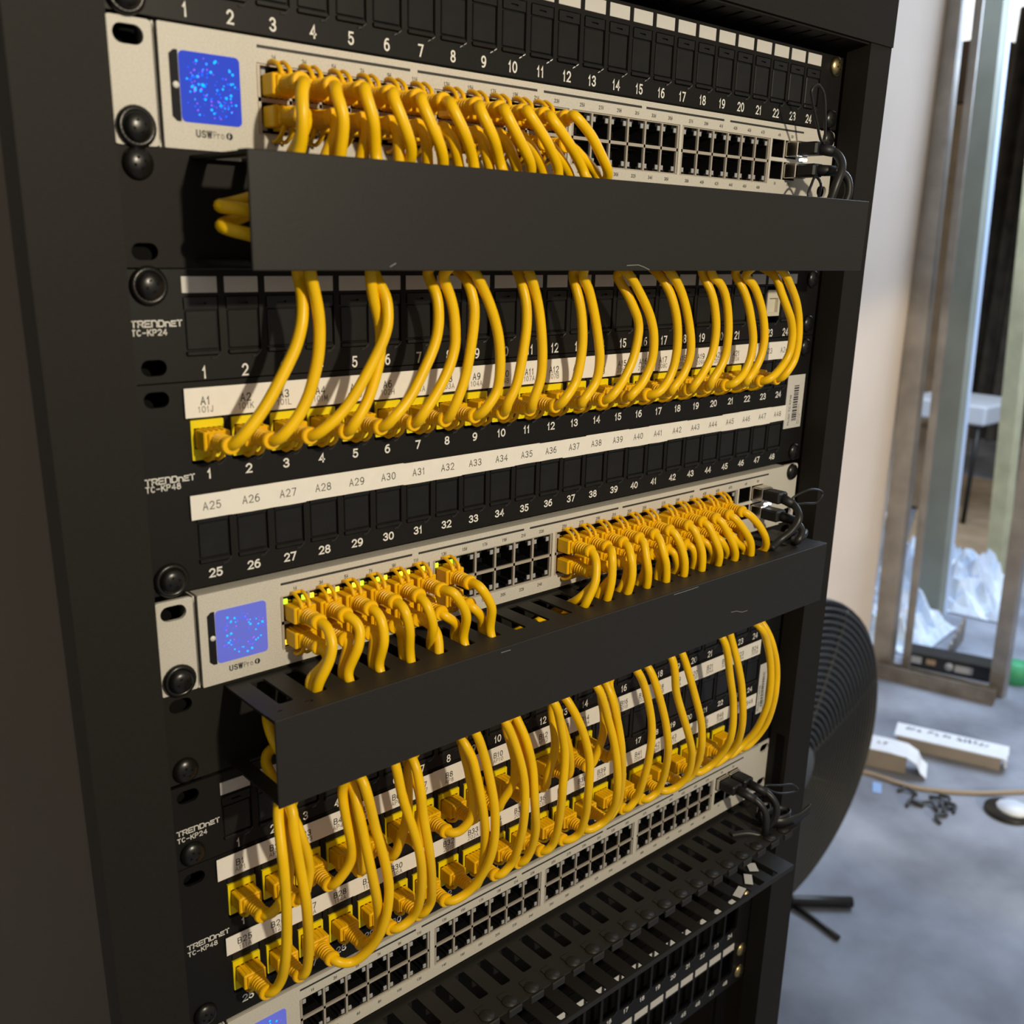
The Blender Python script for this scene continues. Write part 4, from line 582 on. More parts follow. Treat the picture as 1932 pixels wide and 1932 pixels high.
'B6':[(122.7,-19.0,-425.7),(122.4,-22.6,-425.1),(121.5,-24.4,-423.1),(119.2,-25.7,-416.0),(118.3,-29.3,-399.2),(116.7,-30.3,-390.2),(115.8,-30.2,-385.9),(115.3,-29.0,-382.3),(115.2,-23.3,-377.1),(115.2,-21.4,-374.4),(115.0,-21.5,-371.1),(114.8,-23.2,-367.3),(114.0,-30.9,-354.9),(113.6,-32.5,-351.3),(112.6,-33.0,-348.1),(110.8,-32.9,-345.0),(106.4,-31.9,-339.6),(95.6,-31.0,-330.1),(94.0,-30.0,-327.6),(93.5,-28.3,-324.9),(93.8,-26.2,-322.0),(94.4,-24.2,-318.8),(94.7,-22.9,-315.3),(94.7,-22.5,-311.3),(95.5,-23.3,-301.7),(95.6,-22.7,-300.0),(94.9,-19.0,-298.8)],
'B7':[(140.9,-19.0,-425.7),(141.4,-22.7,-425.8),(143.2,-24.8,-426.1),(145.7,-26.0,-425.8),(148.2,-27.1,-424.2),(150.4,-28.1,-421.5),(152.0,-29.0,-418.2),(152.6,-29.8,-414.6),(151.4,-31.1,-402.7),(148.8,-31.0,-390.3),(148.2,-30.5,-386.2),(147.1,-27.0,-373.8),(147.1,-26.9,-369.8),(147.5,-28.1,-366.0),(148.5,-33.2,-358.4),(148.4,-35.8,-354.6),(147.2,-37.5,-351.0),(145.0,-38.2,-347.6),(138.1,-37.7,-341.3),(130.6,-36.7,-335.7),(119.4,-36.4,-329.3),(116.3,-35.9,-327.2),(114.0,-34.8,-324.8),(112.8,-32.7,-322.0),(112.4,-30.4,-318.9),(112.4,-28.9,-315.8),(112.4,-28.3,-312.4),(112.0,-28.5,-308.8),(110.5,-30.6,-297.4),(109.4,-29.6,-290.6),(109.1,-28.2,-288.4),(109.1,-26.1,-287.2),(108.9,-19.0,-286.6)],
'B8':[(159.1,-19.0,-425.7),(158.9,-22.7,-425.3),(158.4,-24.7,-423.9),(157.8,-25.7,-421.4),(157.9,-27.6,-414.5),(157.8,-29.0,-406.2),(156.2,-29.7,-398.6),(153.9,-29.4,-391.0),(152.9,-28.5,-387.4),(152.1,-26.6,-383.7),(151.0,-21.6,-376.6),(150.5,-20.4,-373.0),(150.0,-20.9,-369.3),(149.6,-22.6,-365.5),(148.5,-29.7,-354.0),(147.9,-31.1,-350.7),(146.2,-31.7,-347.8),(140.5,-31.4,-342.8),(130.2,-29.9,-336.4),(116.7,-28.9,-330.5),(114.1,-28.4,-328.9),(112.4,-27.6,-326.6),(111.7,-26.4,-323.2),(112.0,-23.8,-315.2),(112.3,-22.4,-307.9),(112.0,-22.3,-304.7),(109.9,-22.2,-300.1),(109.1,-21.0,-299.1),(108.9,-19.0,-298.8)],
'B9':[(177.2,-19.0,-425.7),(177.0,-22.7,-425.1),(176.5,-24.8,-422.9),(176.5,-26.0,-419.8),(180.7,-29.0,-410.6),(181.6,-29.8,-406.8),(182.0,-30.5,-402.7),(181.4,-31.1,-394.7),(178.5,-30.8,-383.3),(176.6,-28.2,-373.2),(176.3,-28.4,-369.7),(176.7,-29.8,-366.2),(180.3,-36.8,-355.4),(180.2,-37.9,-352.3),(179.0,-38.4,-349.7),(172.9,-38.7,-345.1),(157.4,-37.7,-337.1),(140.1,-38.0,-330.6),(136.5,-37.4,-329.0),(133.9,-35.8,-327.1),(132.0,-32.7,-324.9),(130.8,-28.7,-322.4),(130.0,-25.1,-319.6),(129.6,-23.2,-316.4),(128.9,-23.4,-313.1),(126.2,-27.9,-305.7),(125.4,-29.6,-301.6),(124.6,-30.0,-297.3),(123.7,-29.3,-293.1),(123.1,-27.9,-290.0),(122.9,-25.9,-288.2),(122.9,-19.0,-286.6)],
'B10':[(195.4,-19.0,-425.7),(195.1,-22.7,-425.0),(194.1,-24.8,-422.6),(191.9,-26.8,-415.6),(189.7,-29.2,-404.6),(185.2,-31.3,-387.9),(183.0,-31.0,-380.0),(182.6,-29.8,-377.0),(183.0,-27.3,-374.8),(183.8,-24.2,-372.9),(184.5,-22.3,-370.8),(184.7,-22.4,-367.9),(184.2,-26.6,-360.5),(182.9,-31.5,-352.9),(181.8,-32.9,-349.8),(179.9,-33.4,-347.4),(177.3,-33.6,-345.4),(170.4,-33.2,-342.1),(154.7,-32.2,-336.7),(134.9,-33.2,-331.9),(131.6,-33.3,-330.7),(129.2,-33.3,-329.2),(127.8,-33.0,-326.6),(127.8,-31.7,-322.7),(129.9,-28.1,-310.1),(129.8,-26.7,-306.2),(127.8,-25.4,-302.5),(125.0,-23.6,-299.9),(123.3,-21.3,-298.9),(122.9,-19.0,-298.8)],
'B11':[(213.6,-19.0,-425.7),(213.3,-22.7,-424.9),(212.4,-24.9,-422.1),(211.5,-26.0,-417.9),(211.2,-27.0,-413.6),(212.3,-30.0,-400.3),(212.1,-30.8,-393.1),(211.5,-30.6,-386.0),(211.0,-28.0,-373.0),(211.0,-28.2,-368.7),(211.6,-29.7,-364.7),(213.9,-34.5,-356.9),(214.4,-36.7,-353.4),(213.6,-38.1,-350.3),(211.2,-38.9,-347.8),(207.7,-39.3,-345.6),(198.9,-39.2,-341.8),(179.9,-37.8,-335.1),(157.3,-38.1,-329.0),(150.5,-37.1,-326.3),(148.3,-35.7,-324.4),(147.0,-33.2,-322.0),(146.6,-30.2,-319.2),(146.7,-28.0,-316.2),(146.7,-27.1,-313.1),(146.6,-27.6,-309.6),(146.0,-30.1,-302.3),(145.1,-30.8,-298.6),(143.6,-30.9,-294.8),(139.6,-29.7,-287.9),(138.3,-28.4,-286.1),(137.6,-26.3,-286.0),(136.8,-19.0,-286.6)],
'B12':[(231.8,-19.0,-425.7),(231.8,-22.7,-424.9),(231.5,-24.8,-422.1),(230.9,-25.8,-418.1),(225.9,-29.0,-403.8),(218.5,-30.8,-386.9),(217.0,-30.5,-382.9),(216.4,-29.2,-379.5),(216.8,-26.6,-376.8),(217.9,-23.3,-374.5),(218.8,-21.3,-371.9),(219.2,-21.3,-368.8),(219.2,-22.8,-365.2),(218.8,-25.2,-361.2),(217.1,-30.4,-353.4),(215.8,-32.1,-350.4),(213.7,-33.1,-348.0),(207.4,-33.7,-344.5),(199.2,-33.5,-341.7),(177.7,-32.7,-335.9),(155.9,-33.2,-331.2),(149.5,-32.3,-328.8),(147.4,-30.9,-327.0),(146.2,-28.3,-324.4),(146.4,-21.6,-318.0),(146.6,-20.0,-314.8),(146.4,-20.4,-311.8),(145.8,-22.0,-308.9),(144.5,-23.4,-306.2),(142.3,-24.0,-303.6),(139.7,-23.9,-301.5),(137.7,-23.0,-299.9),(136.9,-21.1,-299.1),(136.8,-19.0,-298.8)],
'B13':[(250.0,-19.0,-425.7),(250.2,-22.6,-425.2),(250.9,-24.4,-423.4),(253.4,-26.7,-413.2),(254.0,-29.4,-400.8),(253.1,-29.9,-389.8),(252.8,-29.5,-386.0),(252.6,-26.3,-373.9),(252.6,-26.2,-370.0),(252.8,-27.1,-366.5),(253.0,-28.8,-363.1),(252.5,-33.6,-356.4),(251.8,-35.8,-353.4),(250.5,-37.3,-350.8),(248.5,-38.2,-348.7),(245.8,-38.8,-347.0),(234.3,-39.1,-342.5),(202.9,-37.9,-333.8),(178.6,-38.2,-328.9),(170.7,-37.4,-326.7),(167.8,-36.6,-325.4),(165.7,-35.2,-323.6),(164.4,-32.9,-321.1),(163.9,-30.2,-318.2),(163.9,-28.4,-315.2),(163.8,-27.7,-312.0),(163.7,-28.1,-308.3),(162.9,-29.9,-300.5),(161.5,-30.1,-296.6),(157.5,-29.2,-289.5),(156.2,-28.0,-287.4),(155.8,-26.0,-286.6),(155.0,-19.0,-286.6)],
'B14':[(268.1,-19.0,-425.7),(268.1,-22.7,-425.2),(267.9,-24.8,-423.3),(267.7,-26.0,-420.4),(267.1,-28.3,-413.1),(266.1,-30.2,-404.7),(262.6,-31.8,-391.8),(261.6,-31.7,-387.7),(261.2,-30.8,-384.1),(261.5,-29.0,-381.1),(263.3,-24.2,-376.1),(264.0,-23.1,-373.2),(264.6,-23.5,-369.8),(265.7,-27.8,-361.9),(266.1,-33.1,-353.8),(265.5,-34.8,-350.6),(263.4,-35.6,-348.3),(256.7,-36.0,-345.1),(243.6,-35.4,-341.4),(215.0,-33.0,-335.8),(205.4,-32.8,-334.0),(180.1,-33.2,-330.7),(172.1,-32.6,-329.1),(169.0,-31.9,-328.0),(166.6,-30.6,-326.5),(165.0,-28.4,-324.1),(164.3,-22.9,-317.9),(164.2,-21.6,-314.7),(163.7,-21.7,-311.6),(162.5,-22.7,-308.5),(160.7,-23.6,-305.5),(158.3,-23.8,-302.4),(156.1,-22.9,-300.1),(155.1,-21.1,-299.1),(155.0,-19.0,-298.8)],
'B25':[(31.8,-19.0,-469.7),(32.2,-22.7,-469.3),(33.6,-24.8,-467.7),(35.2,-26.0,-465.1),(36.3,-28.5,-459.3),(36.0,-32.9,-447.9),(35.8,-35.0,-439.9),(35.5,-37.3,-426.8),(34.9,-39.2,-409.3),(34.1,-40.1,-395.4),(34.1,-39.3,-386.6),(34.5,-37.9,-382.3),(36.8,-31.9,-369.8),(37.8,-30.7,-365.5),(40.7,-30.4,-356.5),(41.5,-30.8,-352.2),(41.5,-31.3,-344.2),(39.4,-30.9,-337.4),(38.2,-30.3,-334.4),(37.5,-29.2,-331.6),(37.4,-27.4,-328.9),(37.8,-25.1,-326.6),(38.8,-22.5,-325.3),(40.4,-19.7,-325.1),(42.3,-16.8,-325.9),(47.0,-11.4,-329.2),(49.2,-9.6,-331.4),(53.4,-7.2,-337.0),(59.0,-5.5,-342.4),(65.4,-4.6,-345.1),(71.7,-4.6,-346.0),(79.2,-4.6,-346.0),(92.3,-4.7,-344.8),(150.3,-6.7,-335.5),(164.7,-6.4,-334.0),(195.6,-4.7,-331.7),(218.3,-4.6,-329.6),(225.2,-5.2,-328.8),(228.0,-5.8,-328.4),(230.4,-7.1,-327.7),(232.4,-9.5,-326.7),(233.6,-12.9,-325.3),(233.6,-20.7,-321.6),(233.1,-27.0,-317.3),(233.2,-28.8,-314.7),(234.0,-29.8,-311.5),(237.6,-30.6,-304.2),(239.2,-30.3,-300.3),(241.6,-28.1,-292.8),(242.6,-26.1,-289.6),(243.2,-23.6,-287.5),(243.2,-21.1,-286.6),(243.0,-19.0,-286.6)],
'B26':[(50.0,-19.0,-469.7),(50.2,-22.7,-469.0),(50.8,-24.8,-466.5),(51.3,-26.0,-462.9),(50.8,-29.1,-452.4),(46.4,-37.3,-423.8),(44.7,-39.2,-411.6),(41.8,-38.4,-385.3),(41.5,-37.1,-374.5),(41.9,-36.2,-370.7),(42.3,-34.6,-367.4),(42.4,-32.2,-364.9),(42.1,-29.1,-362.7),(41.2,-21.6,-358.3),(41.4,-14.9,-354.2),(41.9,-12.6,-352.5),(43.6,-10.7,-350.1),(45.4,-10.2,-349.1),(52.4,-9.7,-347.1),(71.0,-10.0,-343.6),(134.1,-12.7,-335.1),(154.0,-12.1,-332.9),(201.8,-9.3,-328.6),(215.2,-9.0,-326.7),(222.5,-9.2,-325.1),(228.2,-10.0,-323.1),(230.6,-11.0,-321.8),(232.5,-13.1,-320.0),(233.3,-16.1,-318.0),(233.2,-22.1,-313.7),(234.1,-24.1,-311.6),(236.4,-25.4,-309.3),(242.8,-26.0,-304.9),(244.5,-25.7,-302.8),(244.6,-24.9,-300.9),(243.9,-23.4,-299.6),(243.0,-19.0,-298.8)],
'B27':[(68.2,-19.0,-469.7),(68.7,-22.7,-470.0),(70.6,-24.6,-471.2),(73.5,-25.5,-472.6),(76.6,-26.5,-473.0),(79.4,-28.1,-471.5),(84.0,-32.0,-465.1),(86.8,-35.2,-457.9),(88.5,-37.8,-449.9),(89.8,-39.3,-441.8),(90.6,-40.1,-429.2),(89.9,-40.1,-420.9),(87.8,-39.9,-409.0),(83.5,-39.6,-391.2),(79.6,-40.7,-375.0),(78.2,-39.8,-367.5),(77.9,-38.2,-364.4),(77.4,-35.4,-361.6),(76.0,-27.3,-356.5),(76.0,-19.1,-352.6),(76.8,-16.4,-351.2),(78.0,-14.9,-350.0),(82.7,-13.5,-348.2),(94.6,-13.0,-345.7),(109.1,-13.7,-343.5),(146.5,-16.7,-338.4),(161.3,-17.2,-336.3),(176.1,-16.8,-334.7),(228.4,-14.0,-331.1),(240.3,-14.5,-329.6),(246.2,-15.7,-328.6),(248.6,-16.9,-327.8),(250.6,-19.1,-326.5),(251.6,-22.1,-324.6),(251.5,-25.0,-322.3),(251.0,-27.4,-319.6),(250.8,-28.9,-316.4),(250.9,-29.9,-312.7),(251.7,-31.0,-304.4),(252.3,-30.6,-295.5),(252.7,-29.8,-291.2),(253.7,-28.3,-288.3),(255.4,-26.2,-287.2),(256.9,-23.6,-287.0),(256.9,-19.0,-286.6)],
'B28':[(86.3,-19.0,-469.7),(86.9,-22.7,-469.3),(88.9,-24.7,-467.9),(91.0,-25.9,-465.5),(91.8,-27.2,-462.5),(91.5,-28.7,-459.0),(89.0,-33.0,-447.1),(85.8,-36.5,-434.8),(83.8,-38.0,-426.6),(82.1,-38.5,-418.5),(77.4,-37.7,-390.3),(76.3,-36.2,-379.9),(76.3,-35.1,-376.7),(76.7,-31.6,-370.7),(76.3,-24.8,-361.8),(77.2,-22.7,-358.8),(78.6,-21.4,-355.9),(79.4,-20.8,-351.4),(80.4,-20.7,-349.6),(87.6,-20.5,-347.0),(102.0,-20.6,-343.9),(160.6,-22.6,-335.5),(175.5,-22.5,-333.8),(218.3,-21.3,-330.4),(232.1,-20.9,-328.4),(239.6,-20.7,-326.5),(245.3,-20.6,-324.1),(247.7,-20.8,-322.2),(249.7,-21.5,-319.0),(251.2,-23.4,-311.7),(252.8,-24.3,-309.0),(257.2,-25.5,-304.6),(258.3,-25.5,-302.7),(258.3,-24.8,-300.8),(257.7,-23.4,-299.5),(256.9,-19.0,-298.8)],
'B29':[(104.5,-19.0,-469.7),(105.2,-22.7,-469.6),(107.5,-24.5,-469.0),(111.0,-25.2,-467.8),(113.9,-26.1,-465.8),(115.4,-27.4,-462.8),(115.8,-29.1,-459.0),(115.4,-32.3,-450.3),(114.1,-35.6,-437.8),(111.9,-38.1,-424.5),(109.1,-38.8,-411.2),(100.6,-37.9,-381.2),(98.0,-38.2,-369.2),(97.4,-37.9,-365.4),(97.0,-36.9,-361.8),(96.8,-34.8,-358.4),(100.2,-32.0,-355.3),(107.4,-29.1,-352.5),(112.1,-27.1,-350.3),(113.9,-26.1,-348.8),(118.6,-25.3,-346.8),(125.2,-25.1,-345.0),(137.7,-25.5,-342.7),(162.2,-26.8,-339.1),(190.4,-27.4,-334.9),(240.9,-26.4,-330.7),(253.5,-26.2,-328.8),(262.5,-26.5,-326.4),(264.7,-27.0,-324.7),(266.6,-27.8,-321.6),(267.5,-28.9,-317.7),(268.7,-31.3,-305.8),(269.0,-30.9,-298.3),(269.0,-30.0,-294.8),(269.4,-28.5,-291.6),(270.3,-26.3,-288.9),(271.0,-23.7,-287.2),(270.9,-19.0,-286.6)],
'B30':[(122.7,-19.0,-469.7),(123.2,-22.7,-469.1),(124.7,-24.9,-466.7),(126.2,-26.0,-463.3),(126.5,-27.2,-459.9),(123.8,-31.3,-448.6),(119.8,-36.1,-433.0),(116.7,-38.9,-421.1),(114.9,-39.9,-413.0),(111.9,-40.0,-396.2),(110.1,-40.0,-380.1),(109.5,-38.8,-373.0),(109.4,-37.6,-369.6),(109.3,-35.7,-366.7),(109.3,-33.3,-364.4),(110.7,-12.8,-352.8),(111.5,-10.7,-351.2),(112.6,-9.5,-349.9),(114.5,-8.7,-348.8),(121.5,-7.1,-346.6),(135.2,-6.1,-343.7),(156.3,-6.8,-340.3),(187.4,-8.2,-336.6),(218.4,-6.4,-334.7),(234.2,-5.1,-333.1),(248.3,-4.6,-330.9),(259.4,-4.9,-328.4),(262.1,-5.5,-327.4),(264.5,-6.7,-326.2),(266.3,-9.0,-324.6),(267.4,-12.2,-322.7),(267.7,-19.4,-318.5),(267.6,-22.3,-316.3),(267.8,-24.3,-313.7),(268.6,-25.4,-310.5),(270.1,-25.6,-307.0),(271.3,-25.3,-303.9),(271.6,-24.6,-301.5),(271.3,-23.3,-299.9),(270.9,-19.0,-298.8)],
'B31':[(140.9,-19.0,-469.7),(141.5,-22.7,-469.6),(143.8,-24.7,-469.4),(147.1,-25.7,-468.7),(150.3,-26.7,-467.3),(152.6,-28.0,-465.1),(155.7,-31.2,-458.7),(157.6,-34.1,-451.8),(159.1,-37.7,-441.0),(159.7,-39.7,-429.7),(159.4,-40.4,-418.0),(158.2,-40.5,-406.2),(154.3,-39.9,-386.9),(151.2,-39.6,-375.4),(146.6,-39.9,-363.5),(145.4,-38.7,-360.1),(145.0,-36.1,-357.4),(145.0,-32.1,-355.2),(145.1,-18.1,-349.5),(145.9,-14.2,-348.1),(147.4,-11.4,-347.1),(149.4,-9.8,-346.5),(151.8,-8.9,-346.2),(158.1,-8.0,-345.4),(170.3,-8.4,-343.8),(199.1,-11.4,-339.6),(212.8,-12.0,-337.4),(221.9,-11.6,-336.1),(266.3,-8.5,-331.4),(274.2,-8.7,-330.2),(280.4,-9.9,-328.8),(282.9,-11.2,-328.0),(285.0,-13.7,-326.8),(286.2,-17.1,-325.4),(286.5,-20.9,-323.5),(285.6,-27.1,-318.9),(285.2,-28.8,-316.1),(284.9,-29.8,-312.7),(284.1,-30.5,-305.2),(283.8,-30.1,-301.7),(283.9,-28.1,-295.2),(285.0,-25.3,-289.4),(285.3,-23.4,-287.5),(285.2,-21.1,-286.7),(284.9,-19.0,-286.6)],
'B32':[(159.1,-19.0,-469.7),(159.4,-22.7,-469.2),(160.2,-24.6,-467.3),(161.1,-25.6,-464.4),(161.2,-27.8,-457.4),(159.2,-32.2,-441.0),(157.0,-35.2,-428.1),(154.6,-37.0,-416.5),(151.2,-38.2,-402.1),(148.0,-38.0,-387.8),(145.6,-36.7,-376.5),(143.8,-34.7,-370.9),(143.2,-33.0,-368.4),(143.0,-27.1,-363.3),(144.6,-20.0,-358.4),(145.1,-15.3,-354.7),(145.5,-14.7,-354.0),(147.4,-14.3,-352.5),(151.7,-14.4,-351.4),(167.4,-14.8,-348.4),(189.0,-16.2,-342.7),(209.6,-17.3,-338.3),(225.5,-17.1,-336.1),(253.6,-15.6,-332.8),(268.2,-15.0,-329.7),(275.8,-15.2,-327.2),(278.8,-15.6,-325.7),(281.3,-16.3,-323.8),(283.4,-17.9,-321.2),(284.6,-20.2,-318.3),(285.0,-22.4,-315.4),(285.2,-24.1,-312.4),(285.9,-25.2,-309.2),(286.9,-25.7,-306.0),(287.2,-25.6,-303.2),(286.8,-24.9,-301.0),(285.9,-23.4,-299.6),(284.9,-19.0,-298.8)],
'B33':[(177.2,-19.0,-469.7),(177.7,-22.7,-469.4),(179.6,-24.5,-468.4),(182.3,-25.2,-466.5),(184.4,-26.1,-464.0),(185.4,-27.4,-460.8),(184.9,-30.8,-452.5),(183.4,-36.1,-436.5),(182.5,-38.1,-428.5),(182.1,-39.1,-420.3),(181.9,-38.9,-407.5),(180.0,-38.6,-395.6),(175.2,-38.3,-380.4),(169.6,-39.0,-368.2),(167.9,-38.7,-364.5),(166.7,-37.4,-361.3),(166.0,-34.9,-358.7),(165.5,-27.7,-354.7),(169.2,-24.2,-353.0),(176.5,-21.6,-351.4),(183.5,-19.7,-349.1),(190.2,-19.3,-347.0),(218.5,-21.3,-340.5),(237.9,-22.4,-336.8),(252.4,-22.1,-334.8),(288.0,-20.9,-331.5),(295.6,-21.4,-330.1),(298.6,-21.9,-329.4),(301.1,-22.9,-328.2),(302.9,-24.7,-326.1),(303.3,-26.9,-323.2),(302.9,-28.7,-319.9),(302.4,-29.6,-316.1),(302.1,-30.0,-311.7),(300.7,-30.0,-302.7),(299.6,-29.3,-298.6),(299.0,-28.0,-294.5),(299.2,-26.0,-290.6),(299.4,-23.5,-287.8),(299.2,-21.1,-286.7),(298.9,-19.0,-286.6)],
'B34':[(195.4,-19.0,-469.7),(195.8,-22.7,-469.1),(197.2,-24.8,-467.1),(198.6,-25.9,-464.1),(199.2,-28.3,-457.4),(196.8,-33.3,-441.8),(192.2,-37.1,-426.6),(190.4,-38.2,-418.8),(189.4,-38.4,-410.0),(188.3,-37.7,-397.0),(184.4,-36.4,-380.5),(182.6,-34.0,-373.1),(181.1,-30.3,-366.1),(179.8,-27.5,-358.9),(179.8,-26.7,-355.3),(180.5,-26.3,-352.3),(181.7,-26.1,-350.2),(183.8,-26.1,-348.6),(187.3,-26.1,-347.1),(207.0,-26.7,-342.3),(239.1,-27.7,-336.5),(275.9,-27.0,-331.0),(285.6,-26.5,-329.1),(293.5,-25.7,-326.7),(296.6,-25.2,-325.2),(299.4,-24.6,-323.1),(301.5,-23.8,-319.8),(302.2,-23.1,-315.9),(302.2,-23.0,-312.2),(301.8,-24.6,-303.0),(301.0,-24.2,-300.9),(300.0,-23.1,-299.5),(298.9,-19.0,-298.8)],
'B35':[(213.6,-19.0,-469.7),(214.1,-22.7,-469.3),(215.7,-24.8,-467.9),(217.5,-26.0,-465.5),(218.2,-27.2,-462.5),(216.8,-31.3,-450.2),(212.9,-37.0,-430.0),(211.1,-39.3,-418.0),(211.5,-39.7,-400.8),(210.7,-39.8,-392.2),(206.1,-40.3,-375.2),(201.5,-41.4,-363.6),(200.4,-40.3,-360.6),(199.5,-38.0,-358.4),(198.8,-34.6,-356.9),(197.6,-25.8,-354.6),(197.9,-16.6,-352.7),(199.0,-12.9,-351.7),(203.5,-10.3,-350.6),(216.7,-7.9,-348.4),(223.2,-6.6,-346.3),(235.7,-6.6,-343.1),(262.7,-8.0,-337.5),(271.4,-7.5,-336.1),(295.4,-5.0,-333.2),(304.2,-4.6,-332.0),(311.6,-4.8,-330.8),(314.6,-5.4,-330.0),(317.1,-6.6,-329.1),(319.1,-8.9,-327.9),(320.3,-12.3,-326.4),(320.7,-16.3,-324.8),(320.2,-24.1,-320.9),(319.9,-27.1,-318.8),(319.7,-28.9,-316.4),(319.6,-29.7,-313.5),(318.9,-30.0,-306.7),(318.1,-29.8,-302.9),(316.3,-28.0,-295.4),(314.5,-25.2,-289.4),(313.7,-23.4,-287.5),(313.1,-21.1,-286.7),(312.8,-19.0,-286.6)],
'B36':[(231.8,-19.0,-469.7),(232.7,-22.7,-469.6),(235.4,-24.8,-469.1),(238.3,-26.1,-467.6),(239.7,-27.5,-464.9),(239.6,-29.2,-461.1),(237.7,-33.8,-448.0),(233.8,-38.4,-430.9),(233.0,-39.4,-423.1),(232.9,-39.4,-412.6),(231.9,-39.3,-405.2),(229.8,-39.2,-397.5),(225.7,-38.6,-385.9),(220.1,-37.3,-374.0),(218.4,-36.2,-370.4),(217.2,-34.3,-367.1),(216.2,-31.6,-364.3),(215.2,-28.1,-361.7),(214.2,-20.3,-357.0),(214.4,-17.0,-354.9),(215.1,-14.8,-353.0),(216.3,-13.6,-351.3),(218.5,-12.9,-349.7),(227.0,-12.2,-346.5),(264.1,-13.4,-336.8),(300.9,-9.6,-329.6),(309.5,-9.5,-327.1),(312.9,-9.9,-325.6),(315.7,-10.9,-323.9),(317.9,-13.0,-321.8),(319.2,-15.9,-319.5),(319.6,-21.9,-314.7),(319.3,-23.8,-312.1),(318.4,-24.8,-309.0),(317.1,-25.0,-305.8),(314.9,-24.4,-300.9),(313.9,-23.1,-299.6),(312.8,-19.0,-298.8)],
'B37':[(250.0,-19.0,-469.7),(250.7,-22.7,-469.7),(253.3,-24.5,-469.7),(257.1,-25.2,-469.2),(260.3,-26.1,-468.0),(262.2,-27.5,-465.9),(263.1,-29.1,-462.9),(263.6,-30.8,-459.4),(263.4,-33.8,-452.2),(261.8,-36.3,-444.4),(258.9,-38.9,-432.2),(257.6,-39.4,-424.2),(255.5,-39.1,-412.0),(252.0,-39.0,-399.5),(245.6,-39.0,-382.9),(240.3,-40.2,-371.5),(237.1,-40.0,-364.7),(236.0,-38.6,-361.9),(235.2,-36.1,-359.5),(234.3,-28.4,-355.9),(234.5,-24.2,-354.5),(238.3,-20.4,-353.0),(250.4,-16.1,-350.1),(255.9,-14.8,-347.4),(268.3,-15.2,-343.3),(290.9,-16.9,-337.4),(299.6,-16.5,-335.7),(318.7,-14.9,-333.4),(327.2,-14.7,-332.2),(333.8,-15.5,-330.6),(336.2,-16.8,-329.4),(337.9,-19.1,-327.7),(338.5,-22.2,-325.4),(338.1,-25.4,-322.9),(337.5,-27.9,-320.1),(337.1,-29.3,-317.1),(336.9,-29.9,-310.5),(336.2,-29.7,-303.7),(335.5,-29.1,-300.3),(332.7,-25.3,-290.0),(331.8,-23.4,-287.6),(331.2,-21.1,-286.6),(331.0,-19.0,-286.6)],
'B38':[(268.1,-19.0,-469.7),(268.6,-22.7,-469.3),(270.2,-24.5,-467.7),(272.4,-25.3,-465.1),(274.1,-26.0,-462.0),(274.6,-26.9,-458.8),(274.4,-28.0,-455.3),(271.4,-31.4,-443.4),(266.7,-35.3,-428.0),(261.4,-38.5,-412.7),(259.2,-39.2,-404.9),(254.9,-39.0,-389.2),(249.4,-38.6,-373.3),(248.7,-37.7,-370.3),(248.5,-35.9,-367.6),(248.7,-28.1,-358.3),(249.3,-25.4,-354.6),(250.6,-23.3,-351.4),(252.7,-22.2,-349.2),(259.4,-21.4,-345.8),(268.3,-21.4,-342.8),(292.2,-22.2,-336.5),(320.8,-20.6,-330.0),(328.7,-20.2,-327.4),(331.8,-20.2,-325.9),(334.4,-20.5,-323.7),(336.3,-21.4,-320.4),(336.9,-22.7,-316.5),(335.9,-24.5,-309.2),(333.9,-24.8,-303.3),(333.0,-24.3,-301.1),(332.0,-23.1,-299.7),(331.0,-19.0,-298.8)],
'B39':[(286.3,-19.0,-469.7),(286.7,-22.7,-469.3),(288.3,-24.5,-468.1),(290.5,-25.3,-465.9),(292.3,-26.1,-463.1),(292.9,-27.2,-460.0),(291.8,-31.3,-448.5),(290.6,-35.2,-433.4),(289.6,-37.4,-421.6),(288.6,-38.6,-409.3),(286.4,-38.9,-397.8),(281.2,-38.7,-381.7),(276.0,-38.6,-369.9),(272.2,-38.8,-364.4),(270.8,-38.0,-361.9),(270.0,-36.1,-359.4),(269.6,-28.0,-351.6),(270.5,-26.8,-349.7),(273.1,-26.4,-348.1),(281.1,-26.2,-344.9),(309.7,-27.6,-336.4),(345.0,-26.8,-329.7),(348.6,-26.9,-328.4),(351.4,-27.2,-326.3),(353.2,-27.7,-323.1),(354.2,-29.3,-315.3),(353.1,-30.8,-309.0),(352.1,-31.1,-305.9),(351.0,-30.7,-302.7),(348.8,-28.5,-296.2),(346.8,-25.5,-289.6),(345.9,-23.5,-287.4),(345.3,-21.2,-286.6),(345.0,-19.0,-286.6)],
